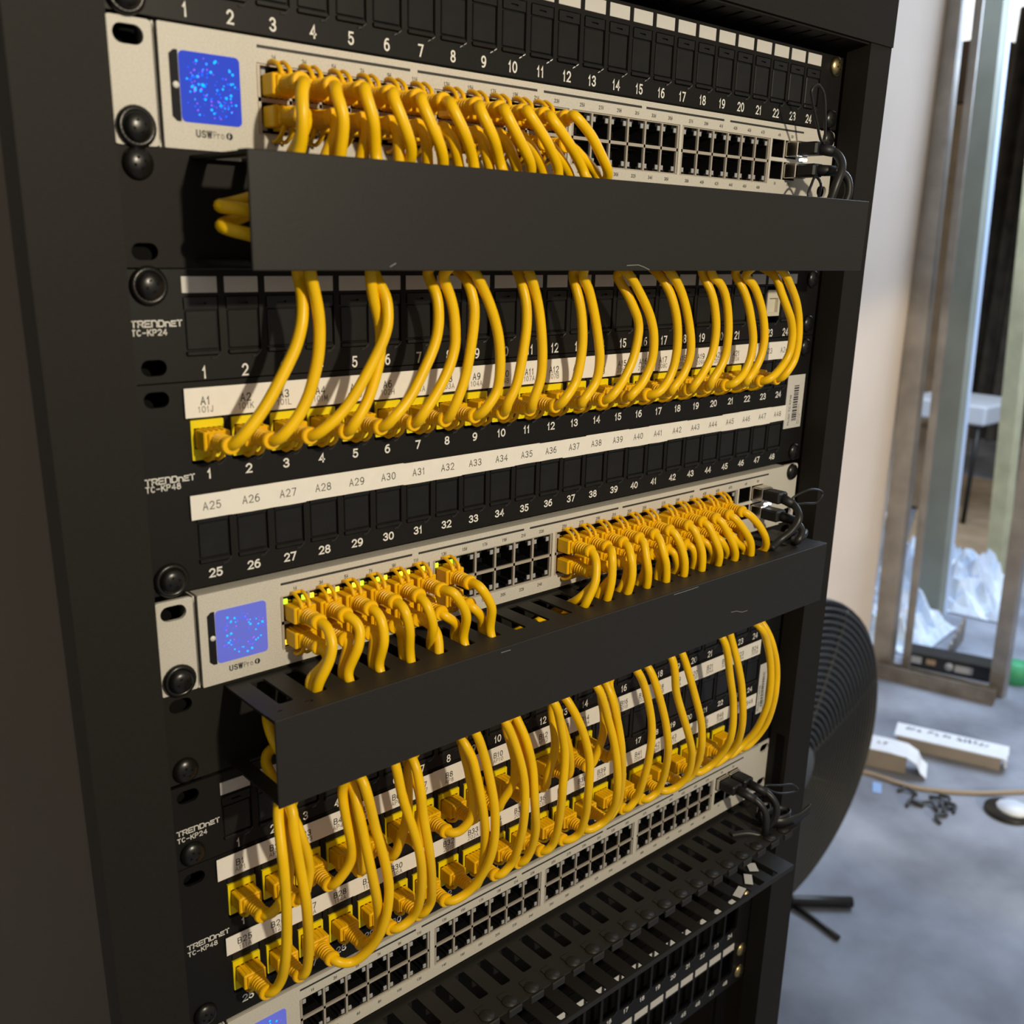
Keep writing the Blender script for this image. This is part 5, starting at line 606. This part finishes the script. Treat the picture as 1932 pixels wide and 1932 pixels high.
'B40':[(304.5,-19.0,-469.7),(305.1,-22.7,-469.5),(307.2,-24.5,-469.0),(310.3,-25.3,-467.8),(312.8,-26.1,-465.9),(313.9,-27.2,-463.4),(314.0,-28.5,-460.1),(312.9,-31.3,-452.4),(309.2,-36.0,-437.5),(304.7,-39.4,-422.8),(300.6,-39.7,-407.3),(294.3,-39.8,-390.9),(286.6,-38.4,-371.6),(285.4,-37.4,-368.2),(284.6,-35.6,-365.2),(284.0,-32.9,-362.6),(283.6,-29.3,-360.4),(283.5,-16.3,-354.7),(284.0,-12.8,-352.9),(285.3,-10.3,-351.0),(287.4,-8.8,-349.0),(294.6,-7.5,-345.1),(317.6,-8.1,-335.9),(336.4,-5.6,-330.7),(345.1,-4.9,-328.4),(348.5,-5.3,-327.0),(351.2,-6.4,-325.5),(353.1,-8.5,-323.7),(354.1,-11.7,-321.8),(354.6,-18.8,-317.7),(354.6,-21.8,-315.5),(354.5,-23.9,-312.9),(353.6,-25.1,-309.7),(351.7,-25.5,-306.4),(348.0,-24.8,-301.2),(346.6,-23.3,-299.7),(345.5,-21.2,-299.0),(345.0,-19.0,-298.8)],
'B41':[(322.7,-19.0,-469.7),(323.3,-22.7,-469.8),(325.5,-24.5,-470.1),(328.7,-25.2,-470.3),(331.9,-26.2,-469.7),(334.3,-27.7,-467.8),(336.1,-29.5,-464.8),(337.2,-31.3,-461.3),(337.5,-32.6,-457.8),(336.3,-34.9,-450.1),(333.0,-37.4,-438.8),(327.0,-39.0,-425.7),(310.7,-39.0,-391.3),(307.8,-39.3,-383.9),(303.9,-40.7,-371.6),(302.0,-40.1,-364.2),(301.5,-38.6,-361.3),(301.1,-36.0,-359.0),(300.8,-32.2,-357.3),(301.0,-14.6,-352.8),(301.8,-11.9,-351.4),(302.9,-10.2,-350.0),(305.1,-9.4,-348.4),(313.7,-9.2,-345.1),(336.1,-11.0,-337.3),(355.4,-9.5,-333.0),(364.3,-9.4,-331.1),(367.9,-10.0,-330.0),(370.6,-11.4,-328.6),(372.4,-13.7,-327.1),(373.3,-17.0,-325.4),(373.4,-20.6,-323.4),(372.2,-26.7,-318.8),(371.9,-28.5,-316.3),(371.8,-29.5,-313.4),(371.1,-29.9,-310.3),(368.3,-29.8,-304.0),(363.4,-26.7,-293.8),(361.6,-25.2,-290.2),(360.1,-23.4,-287.6),(359.2,-21.1,-286.6),(358.9,-19.0,-286.6)],
'B42':[(340.9,-19.0,-469.7),(341.7,-22.7,-469.6),(344.3,-24.8,-468.9),(347.2,-26.1,-467.4),(348.4,-27.5,-464.9),(347.7,-30.8,-457.8),(346.1,-33.8,-450.4),(342.8,-37.4,-439.5),(340.7,-38.9,-432.1),(338.6,-39.2,-420.2),(336.5,-38.9,-412.7),(322.8,-36.9,-378.6),(320.2,-35.7,-371.0),(319.2,-34.7,-367.5),(318.6,-33.0,-364.2),(318.2,-30.4,-361.0),(318.0,-26.9,-358.1),(318.7,-19.9,-352.9),(320.1,-17.5,-350.4),(322.2,-16.2,-348.0),(328.5,-15.7,-343.3),(340.2,-16.6,-336.6),(348.5,-16.4,-332.6),(362.1,-15.4,-327.6),(365.7,-15.5,-325.8),(368.4,-16.2,-323.6),(370.2,-17.6,-320.9),(371.2,-19.7,-318.1),(371.6,-21.9,-315.2),(370.8,-23.7,-312.3),(368.3,-25.0,-309.1),(362.4,-25.8,-303.2),(360.9,-25.1,-301.0),(360.0,-23.5,-299.6),(358.9,-19.0,-298.8)],
'B43':[(359.0,-19.0,-469.7),(359.7,-22.7,-469.6),(362.4,-24.5,-469.3),(366.4,-25.2,-468.6),(369.9,-26.1,-467.1),(372.3,-27.4,-464.7),(373.8,-29.1,-461.6),(375.4,-32.5,-454.5),(375.4,-34.3,-450.7),(374.3,-37.7,-442.7),(373.8,-38.8,-438.6),(373.5,-39.5,-430.5),(372.8,-39.0,-417.9),(371.2,-39.0,-410.1),(364.8,-38.9,-390.3),(357.9,-40.3,-373.4),(354.9,-39.8,-365.9),(353.9,-38.4,-362.7),(353.2,-35.9,-360.1),(352.8,-28.8,-356.0),(353.3,-25.4,-354.1),(354.5,-23.0,-351.9),(356.6,-21.8,-349.2),(359.8,-21.5,-346.3),(371.4,-22.3,-337.9),(386.3,-21.8,-330.6),(388.8,-22.7,-328.6),(390.1,-24.5,-326.0),(390.2,-26.8,-323.1),(389.5,-28.7,-319.9),(388.6,-30.0,-312.8),(386.5,-30.3,-305.4),(381.9,-29.1,-298.3),(375.2,-25.3,-289.3),(373.7,-23.4,-287.5),(373.0,-21.1,-286.7),(372.9,-19.0,-286.6)],
'B44':[(377.2,-19.0,-469.7),(377.8,-22.6,-469.6),(380.0,-24.4,-469.2),(387.4,-25.4,-467.3),(390.2,-26.1,-465.6),(391.5,-27.4,-463.3),(391.7,-30.8,-457.0),(390.6,-33.8,-450.3),(387.5,-37.3,-439.6),(384.6,-39.3,-428.1),(380.4,-38.8,-404.6),(375.6,-38.1,-389.8),(373.4,-37.2,-382.6),(370.8,-33.9,-369.9),(369.9,-29.8,-358.2),(370.8,-27.6,-350.8),(372.1,-27.1,-346.9),(378.3,-26.9,-335.8),(383.5,-26.4,-329.0),(385.6,-25.9,-325.5),(388.5,-24.4,-317.9),(389.0,-24.3,-314.4),(387.7,-24.7,-311.6),(379.8,-25.7,-306.6),(376.7,-25.6,-304.2),(375.1,-24.9,-301.8),(374.1,-23.4,-300.0),(373.3,-21.2,-299.1),(372.9,-19.0,-298.8)],
'B45':[(395.4,-19.0,-469.7),(395.9,-22.6,-469.5),(397.9,-24.4,-468.6),(404.8,-25.4,-465.3),(407.7,-26.2,-463.0),(409.8,-27.5,-460.3),(412.3,-30.9,-453.8),(413.7,-33.9,-446.4),(414.3,-37.5,-434.1),(414.2,-39.2,-425.4),(413.8,-39.8,-412.0),(412.0,-39.6,-398.9),(407.7,-39.8,-386.8),(402.0,-40.2,-375.9),(397.2,-41.2,-369.5),(394.8,-41.3,-366.7),(393.0,-40.2,-364.1),(391.9,-37.9,-362.2),(391.2,-34.2,-360.6),(390.8,-15.0,-355.2),(390.8,-11.4,-353.4),(391.2,-9.0,-351.1),(392.1,-7.6,-347.9),(396.0,-7.6,-336.7),(398.8,-6.8,-330.0),(400.2,-7.4,-327.2),(401.5,-9.2,-325.1),(403.0,-12.1,-323.3),(405.7,-19.6,-320.0),(406.3,-23.3,-318.3),(406.5,-26.4,-316.5),(406.4,-28.4,-314.4),(405.7,-29.8,-311.6),(402.4,-30.9,-305.2),(400.7,-30.5,-302.1),(396.8,-28.4,-295.8),(394.0,-27.0,-292.5),(390.9,-25.5,-289.4),(388.4,-23.5,-287.4),(387.2,-21.2,-286.6),(386.9,-19.0,-286.6)],
'B46':[(413.6,-19.0,-469.7),(414.3,-22.7,-469.3),(416.7,-24.8,-467.7),(419.6,-26.1,-465.0),(421.6,-27.5,-462.0),(422.9,-29.1,-458.5),(424.4,-32.4,-450.6),(424.3,-35.0,-442.3),(422.7,-38.2,-428.9),(422.0,-39.2,-420.4),(421.5,-39.1,-408.4),(419.2,-38.7,-396.5),(414.4,-38.2,-384.6),(411.5,-37.1,-377.6),(409.0,-34.5,-371.0),(408.2,-32.3,-368.0),(407.8,-29.7,-365.3),(408.1,-14.7,-354.9),(408.2,-11.6,-352.1),(408.2,-9.4,-349.0),(408.3,-8.1,-345.3),(408.2,-7.8,-341.3),(407.6,-7.7,-333.4),(406.3,-6.8,-326.1),(405.9,-7.5,-322.7),(406.0,-9.7,-319.5),(406.1,-13.0,-316.4),(401.9,-16.6,-313.3),(393.2,-19.3,-310.4),(388.1,-21.1,-307.8),(384.9,-23.3,-303.5),(384.3,-23.8,-301.8),(384.8,-23.7,-300.2),(385.9,-22.8,-299.2),(386.7,-21.1,-298.9),(386.9,-19.0,-298.8)]}
zA, zB1, zB2 = -201.3, -425.7, -469.7
for key, path in CABLES.items():
    n = int(key[1:]); A = key[0] == 'A'
    sw = 'upper' if A else 'middle'
    col = (n-1)//2; rowname = 'top' if n % 2 else 'bottom'
    lab = 'yellow patch cable joining jack %s to port %d of the %s silver switch' % (key, n, sw)
    p0 = path[0]; base = (p0[0], 0, p0[2])
    r = thing('patch_cable', W(*base), lab, 'network cable', 'yellow patch cables of the %s switch' % sw)
    MB().tube([(x-base[0], y, z-base[2]) for x, y, z in path], 2.5, 10, sub=3).build('jacket', M['cable'], r)
    c = link('connector', CN[False], r); link('latch', LT[False], c); link('boot', BOOT, r)
    pe = path[-1]; e = (pe[0]-base[0], 0, pe[2]-base[2]); up = n % 2 == 1
    c = link('connector', CN[up], r, e); link('latch', LT[up], c); link('boot', BOOT, r, e)

# ---------------------------------------------------------------- black uplink cables
def uplink(x, z, path, loop, label, head=10, loose=None):
    r = thing('uplink_cable', W(x, 0, z), label, 'network cable', None)
    R_ = lambda P: [(p[0]-x, p[1], p[2]-z) for p in P]
    MB().box(-6.1, 6.1, -head, 10, -4.4, 4.4, bev=.4).box(-5.0, 5.0, -head+1, -2, 4.4, 4.9).build('connector', M['chrome'], r)
    b = R_(path)
    MB().box(-5.6, 5.6, -head-13, -head+.2, -3.9, 3.9, bev=1.2).tube([(0, -head-11, 0), b[1]], [3.6, 3.2], 10).build('boot', M['bplug'], r)
    MB().tube([(0, -head-8, 0)]+b[1:], 2.6, 10, sub=3).build('jacket', M['bcable'], r)
    if loop: MB().tube(R_(loop), .85, 6, closed=True, sub=3).build('pull_loop', M['bcable'], r)
    return r
zb1, zb2 = -45-15.1, -45-27.9
uplink(431.6, zb1, [(431.6, -20, zb1), (436, -29, zb1-2), (434, -37, zb1-10), (428, -38, zb1-22), (426, -34, zb1-38), (425, -28, zb1-52)],
    [(429, -24, zb1+4), (420, -25, zb1+14), (412, -26, zb1+24), (408, -27, zb1+30), (413, -27, zb1+34), (421, -27, zb1+30), (427, -26, zb1+18), (432, -24, zb1+4)], 'black uplink cable in the upper module slot of the upper silver switch')
uplink(431.6, zb2, [(431.6, -20, zb2), (440, -29, zb2), (448, -33, zb2-4), (450, -34, zb2-14), (446, -30, zb2-26), (444, -25, zb2-40)],
    [(427, -24, zb2-4), (420, -26, zb2-9), (416, -27, zb2-16), (424, -27, zb2-22), (432, -25, zb2-8)], 'black uplink cable in the lower module slot of the upper silver switch')
zf1, zf2 = -269-15.1, -269-27.9
uplink(431.6, zf1, [(431.6, -20, zf1), (433, -30, zf1-3), (429, -38, zf1-10), (424, -37, zf1-18), (416, -33, zf1-25), (407, -33, zf1-29)],
    [(434, -28, zf1), (446, -31, zf1+5), (458, -32, zf1+4), (466, -32, zf1), (460, -32, zf1-5), (446, -31, zf1-4), (436, -29, zf1-3)], 'black uplink cable in the upper module slot of the middle silver switch')
uplink(431.6, zf2, [(431.6, -20, zf2), (436, -30, zf2-2), (436, -37, zf2-8), (430, -38, zf2-14), (436, -32, zf2-15.5), (452, -29, zf2-15.5), (460, -24, zf2-15.5), (450, -19, zf2-15.5), (440, -24, zf2-15.5)],
    None, 'black uplink cable in the lower module slot of the middle silver switch')
zj1, zj2 = -494.8-15.1, -494.8-27.9
uplink(436.8, zj1, [(436.8, -20, zj1), (441, -30, zj1-3), (444, -37, zj1-11), (443, -38, zj1-22), (440, -33, zj1-32), (452, -26, zj1-31)],
    [(442, -27, zj1+1), (455, -32, zj1-1), (468, -35, zj1-4), (476, -35, zj1-12), (468, -33, zj1-12), (452, -30, zj1-7)], 'black uplink cable in the upper module slot of the low silver switch', head=4)
uplink(422.6, zj1, [(422.6, -20, zj1), (427, -30, zj1-4), (430, -37, zj1-12), (430, -39, zj1-24), (432, -36, zj1-33), (424, -28, zj1-32), (412, -22, zj1-32)],
    None, 'black uplink cable next to the ports of the low silver switch', head=4)
def flat_strap(pts, wd, th, name, m, label, cat, group=None):
    P = smooth_path([Vector(p) for p in pts], 3); v = []; f = []
    for i, p in enumerate(P):
        for dz in (-wd/2, wd/2):
            for dy in (-th/2, th/2): v.append((p.x-P[0].x, p.y+dy-P[0].y, p.z+dz-P[0].z))
    for i in range(len(P)-1):
        a, b = 4*i, 4*i+4; f += [(a, a+1, b+1, b), (a+2, b+2, b+3, a+3), (a, b, b+2, a+2), (a+1, a+3, b+3, b+1)]
    f += [(0, 2, 3, 1), (len(v)-4, len(v)-3, len(v)-1, len(v)-2)]
    o = MB().add(v, f, True).build(name, m); o.location = W(*P[0]); return tag(o, label, cat, group)
zt = -540.5-2.6+.8
flat_strap([(446, -36, zt+5.2), (458, -40, zt+6), (466, -36, zt+5), (462, -28, zt+5), (450, -27, zt+4.8), (444, -33, zt+4.8), (449, -40, zt+4.8), (466, -44, zt+4.8), (478, -46, zt+9)], 8, 1.2, 'cable_strap', M['bcable'],
    'coiled flat black hook strap lying on the uncovered cable manager', 'cable strap')
flat_strap([(446, -20, zt+4.4), (456, -16, zt+4.4), (462, -20, zt+4.4), (456, -25, zt+4.4), (446, -24, zt+4.4), (441, -29, zt+4.4)], 7, 1.2, 'cable_strap', M['bcable'],
    'small flat black hook strap under the uplink cables of the low silver switch', 'cable strap')
# white paper tags seen at the end of the uncovered manager
zl = -540.5-36.6+.9
for k, (x, y, sx_, sy_, rz_, lab) in enumerate(((434, -29, 10, 7, .9, 'white paper scrap on the uncovered cable manager, one farthest back'), (419, -36, 12, 6, .7, 'white paper scrap on the uncovered cable manager, the one between two others'), (401, -41, 13, 6, .3, 'white paper scrap on the uncovered cable manager, at its front lip'))):
    q = MB().box(-sx_/2, sx_/2, -sy_/2, sy_/2, 0, .3)
    q.v = [(a, b, c+((a/sx_)**2)*2.5) for a, b, c in q.v]
    o = q.build('paper_scrap', M['white']); o.location = W(x, y, zl); o.rotation_euler.z = rz_; tag(o, lab, 'paper', None)

# ---------------------------------------------------------------- beyond the rack
def at(name, m, loc, mb, label, cat, group=None, rz_=0.0):
    o = mb.build(name, m); o.location = W(*loc); o.rotation_euler.z = rz_; return tag(o, label, cat, group)
# floor fan
fn = thing('floor_fan', W(1512, 620, -H0), 'large round black floor fan with a ringed wire guard beside the rack', 'fan')
cz = 448; RR = 352
d = MB(); d.lathe([(-30, RR), (-40, RR+6), (-30, RR+10), (120, RR+6), (130, RR), (118, RR-6), (-28, RR-4)], 0, cz, 56); d.build('drum', M['fan'], fn)
MB().lathe([(60, RR-8), (66, RR-8)], 0, cz, 48, smooth=False).build('rear_grille', M['fan'], fn)
g = MB()
for k in range(22):
    rr = 60+k*(RR-66)/21.0
    g.tube([(rr*math.cos(a*math.pi/36), -44-16*(1-(rr/RR)**2), cz+rr*math.sin(a*math.pi/36)) for a in range(72)], 2.6, 5, closed=True)
g.lathe([(-62, 4), (-66, 60), (-54, 62)], 0, cz, 24); g.build('guard', M['fanr'], fn)
q = MB()
for k in range(8):
    a = math.pi*(k/4.0)+.29; q.tube([(t*RR*math.cos(a), -38-18*(1-t*t), cz+t*RR*math.sin(a)) for t in (.15, .4, .7, 1.0)], 4.2, 6)
q.build('guard_ribs', M['fanr'], fn)
for k in range(4):
    a = math.pi*k/2+.5; b = MB()
    P = [(70, -.25), (330, -.32), (350, .28), (70, .25)]
    b.prism([(r_*math.cos(a+t), 5+20*t, cz+r_*math.sin(a+t)) for r_, t in P], (0, 4, 0)); b.build('blade', M['fan'], fn)
MB().tube([(118, 20, 150), (125, 12, 60), (143, 15, 18)], 28, 12).build('leg', M['fan'], fn)
MB().tube([(78, 60, 16), (168, 10, 15), (280, -86, 14)], 13, 10).build('leg', M['fan'], fn)
MB().tube([(168, 0, 9), (163, -60, 7), (150, -130, 7)], 6, 8).build('leg', M['fan'], fn)
# studs and track
def stud(name, x, y, wx, wy, h, m, label, lean=(0, 0), m2=None):
    r = thing(name, W(x, y, -H0+2), label, 'stud')
    MB().prism([(-wx/2, -wy/2, 0), (wx/2, -wy/2, 0), (wx/2, wy/2, 0), (-wx/2, wy/2, 0)], (lean[0], lean[1], h)).build('web', m, r)
    if m2: MB().prism([(wx/2+1, -wy/2-2, 0), (wx/2+32, -wy/2-2, 0), (wx/2+32, -wy/2+22, 0), (wx/2+1, -wy/2+22, 0)], (lean[0], lean[1], h)).build('flange', m2, r)
    return r
stud('metal_stud', 3105, 1172, 34, 70, 2750, M['steel'], 'brownish metal stud standing at the open end of the white wall', (-66, 70))
stud('metal_stud', 3135, 1100, 8, 26, 2750, M['steel'], 'narrow bright metal stud lip just beside the wall-end stud', (-66, 76))
stud('metal_stud', 3835, 1355, 50, 100, 2900, M['steelg'], 'wide grey-green metal stud with a pale blue edge', (-85, 105), M['steelb'])
stud('metal_stud', 3255, 820, 40, 50, 2750, M['steel'], 'dark metal stud at the open end of the floor track', (-50, 80))
stud('timber_stud', 4590, 1400, 80, 70, 2300, M['wood'], 'pale yellowish timber stud behind the metal studs', (-60, 130))
tr = MB().box(-35, 35, 0, 420, 0, 6).box(-40, -34, 0, 420, 0, 55).box(34, 40, 0, 420, 0, 40); at('floor_track', M['rust'], (3190, 800, -H0+.5), tr, 'rusty metal floor track running between the studs', 'floor track', None, .26)
# floor litter
def litter_box(name, loc, L, Wd, Hh, rz_, label, txt):
    r = thing(name, W(*loc), label, 'box'); r.rotation_euler.z = rz_
    MB().box(-L/2, L/2, -Wd/2, Wd/2, 0, Hh, bev=3).build('carton', M['boxw'], r)
    if txt:
        k = MB().text(txt, 0, 0, Wd*.42, 0, fat=.02); q = MB(); q.add([(p[0], p[2]-Wd*.12, Hh+.6) for p in k.v], k.f); q.build('lettering', M['ink2'], r)
    return r
def scribble(q, x0, x1, y, z, h, seed):
    rnd = random.Random(seed); x = x0
    while x < x1-h*.5:
        w_ = rnd.uniform(.35, .7)*h; px_, py_ = x, y+rnd.uniform(0, .3)*h
        for _ in range(4):
            nx, ny = x+rnd.uniform(0, w_), y+rnd.uniform(0, h); t = Vector((nx-px_, ny-py_)); L = max(1e-3, t.length); ox, oy = -t.y/L*h*.08, t.x/L*h*.08
            q.add([(px_+ox, py_+oy, z), (px_-ox, py_-oy, z), (nx-ox, ny-oy, z), (nx+ox, ny+oy, z)], [(0, 1, 2, 3)]); px_, py_ = nx, ny
        x += w_*(1.25 if rnd.random() < .85 else 2.2)
r = thing('long_carton', W(2693, 728, -H0+1), 'long flattened carton with a white printed top and brown side on the concrete floor', 'box'); r.rotation_euler.z = -1.20
MB().box(-150, 120, -30, 40, 0, 44, bev=2).box(118, 142, -30, 40, 0, 44).build('carton', M['cardg'], r)
MB().prism([(-158, -44, 46), (150, -44, 46), (160, -10, 46), (160, 46, 46), (-158, 46, 46)], (0, 0, 4)).prism([(150, -44, 46), (157, -44, 46), (160, -30, 14), (153, -30, 14)], (0, 60, 0)).build('white_lid', M['boxw'], r)
q = MB(); scribble(q, -130, 110, 6, 50.8, 26, 4); q.build('lettering', M['ink2'], r)
r = thing('torn_carton', W(2455, 868, -H0+1), 'torn carton with a curled white flap and dark open end beside the fan', 'box'); r.rotation_euler.z = -1.15
MB().plate([rrect(-34, 34, 1, 60, 6), rrect(-28, 28, 6, 55, 6)], -110, 110).build('carton', M['cardg'], r); r.children[0].rotation_euler.z = 1.5708
MB().box(-100, 96, -26, 26, 7, 53).build('dark_fill', M['black'], r)  # black block put in as the shade inside the open carton
P = [(-130, 66), (60, 66), (108, 62), (138, 46), (150, 22), (168, 8)]; v = []
q = MB()
for (a, b_), (c, d_) in zip(P[:-1], P[1:]): q.prism([(a, -46, b_), (c, -46, d_), (c, -46, d_+3), (a, -46, b_+3)], (0, 92, 0))
q.build('white_flap', M['boxw'], r); q = MB(); scribble(q, -120, 60, -4, 69.6, 24, 9); q.build('lettering', M['ink2'], r)
at('floor_cable', M['tan'], (2383, 835, -H0+6), MB().tube([(-60, 60, 0), (0, 0, 0), (32, -131, 0), (140, -260, 0), (254, -344, 0), (420, -470, 0)], 7, 8, sub=3), 'tan cord stretched across the concrete floor in front of the white cartons', 'cable')
rb = MB()
for k in range(9):
    a = random.uniform(0, 6.28); x, y = random.uniform(-30, 40), random.uniform(-60, 60)
    rb.tube([(x, y, 5), (x+35*math.cos(a), y+35*math.sin(a), 9), (x+50*math.cos(a+.6), y+50*math.sin(a+.6), 5)], 5, 6, sub=2)
at('debris_scrap', M['fan'], (2370, 620, -H0+1), rb, 'clump of black scrap on the concrete floor near the tan cord', 'scrap')
r = thing('round_lid', W(2503, 470, -H0+1), 'round dark lid with a white patch lying on the concrete floor', 'lid')
MB().tube([(0, 0, 0), (0, 0, 10)], 62, 24).build('rim', M['fan'], r); q = MB().tube([(12, -8, 10), (12, -8, 16)], 44, 12); q.build('white_patch', M['boxw'], r)
at('blue_sticker', M['blue'], (2340, 770, -H0+.6), MB().box(-30, 30, -12, 12, 0, 1), 'small blue sticker on the concrete floor near the fan', 'sticker', None, .5)
# room behind the studs
pl = MB(); NX, NY = 26, 20; rn_ = random.Random(5); hh = {}
for i in range(NX+1):
    for j in range(NY+1):
        e = min(i, NX-i, j, NY-j)/4.0; hh[(i, j)] = min(1, e)*(60+90*rn_.random()+50*math.sin(i*.9)*math.cos(j*1.3))+4
pl.add([(i*17.0, j*34.0, hh[(i, j)]) for i in range(NX+1) for j in range(NY+1)]+[(i*17.0, j*34.0, 0) for i in range(NX+1) for j in range(NY+1)],
    [(i*(NY+1)+j, (i+1)*(NY+1)+j, (i+1)*(NY+1)+j+1, i*(NY+1)+j+1) for i in range(NX) for j in range(NY)], False)
pl2 = MB(); pl2.add([(p[0]*1.15, p[1]*.9, p[2]*1.2) for p in pl.v], pl.f)
at('plastic_sheet', M['plastic'], (3330, 1150, -H0+1), pl, 'heap of crumpled pale blue plastic sheeting behind the studs', 'plastic sheet', None, .12)
at('plastic_sheet', M['plastic'], (3960, 1120, -H0+1), pl2, 'second heap of pale blue plastic sheeting beyond the grey-green stud', 'plastic sheet', None, .2)
r = thing('equipment_box', W(3330, 1030, -H0+1), 'flat black box with white lettering beside the plastic sheeting', 'box'); r.rotation_euler.z = -1.22
MB().box(-150, 150, -45, 45, 0, 60, bev=4).build('case', M['fan'], r); MB().box(-128, -92, -46.4, -45, 18, 44).build('marking', M['led_off'], r); MB().box(22, 82, -46.4, -45, 14, 40).build('marking', M['led_off'], r); MB().tube([(2, -45, 28), (2, -46.4, 28)], 15, 14).build('marking', M['led_off'], r)
MB().box(-76, -44, -46.4, -45, 22, 42).build('marking', M['card'], r)
for k in range(5):
    at('loose_wire', M['steel'], (3395+48*k, 1068+11*k, -H0+7), MB().tube([(0, 0, 0), (20, 3, 60+12*k), (35, 5, 60+8*k), (42, 6, 0)], 5, 6, sub=3),
       'grey loose wire curling over the plastic sheeting, the %s of five' % ORD[k], 'wire', 'loose wires on the sheeting')
at('cardboard_sheet', M['card'], (5500, 2150, -H0+1), MB().prism([(-1000, -330, 0), (-780, -690, 0), (1150, 90, 0), (1200, 620, 0)], (0, 0, 12)), 'large flat brown cardboard sheet on the floor of the room behind', 'cardboard')
r = thing('work_table', W(5600, 2120, -H0+14), 'white folding table in the room behind the studs', 'table')
MB().box(-250, 250, -240, 240, 560, 670, bev=12).build('tabletop', M['table'], r)
for a in (-1, 1):
    for b in (-1, 1): MB().tube([(a*220, b*200, 0), (a*220, b*200, 570)], 14, 8).build('leg', M['fan'], r)
at('supply_box', M['card'], (5650, 2260, -H0+14), MB().box(-150, 150, -120, 120, 0, 480, bev=6), 'brown carton standing under the white table', 'box')
at('brown_crate', M['card'], (7000, 3000, -H0+1), MB().box(-200, 200, -230, 130, 0, 2430, bev=8), 'tall brown crate against the far wall', 'crate')
at('dark_crate', M['cardd'], (7000, 2990, -H0+2440), MB().box(-200, 200, -200, 120, 0, 380, bev=8), 'dark box on top of the tall brown crate', 'crate')
tp = MB(); P = []
for k in range(25): P.append((60*math.sin(k*1.9), k*32.0))
for k in range(24): tp.prism([(P[k][0], P[k][1], 0), (P[k+1][0], P[k+1][1], 0), (P[k+1][0]+20, P[k+1][1], 0), (P[k][0]+20, P[k][1], 0)], (0, 0, 2600))
at('dark_tarp', M['tarp'], (6500, 1800, -H0+300), tp, 'dark brown hanging tarp at the far side of the room behind', 'tarp')
at('tarp_stand', M['fan'], (6510, 2150, -H0+1), MB().tube([(0, 0, 0), (0, 0, 320)], 20, 8), 'short dark prop under the hanging tarp', 'prop')
at('green_disc', M['green'], (3420, 830, -H0+1), MB().tube([(0, 0, 0), (0, 0, 70)], 45, 18), 'green plastic roll beside the dark end stud', 'roll')
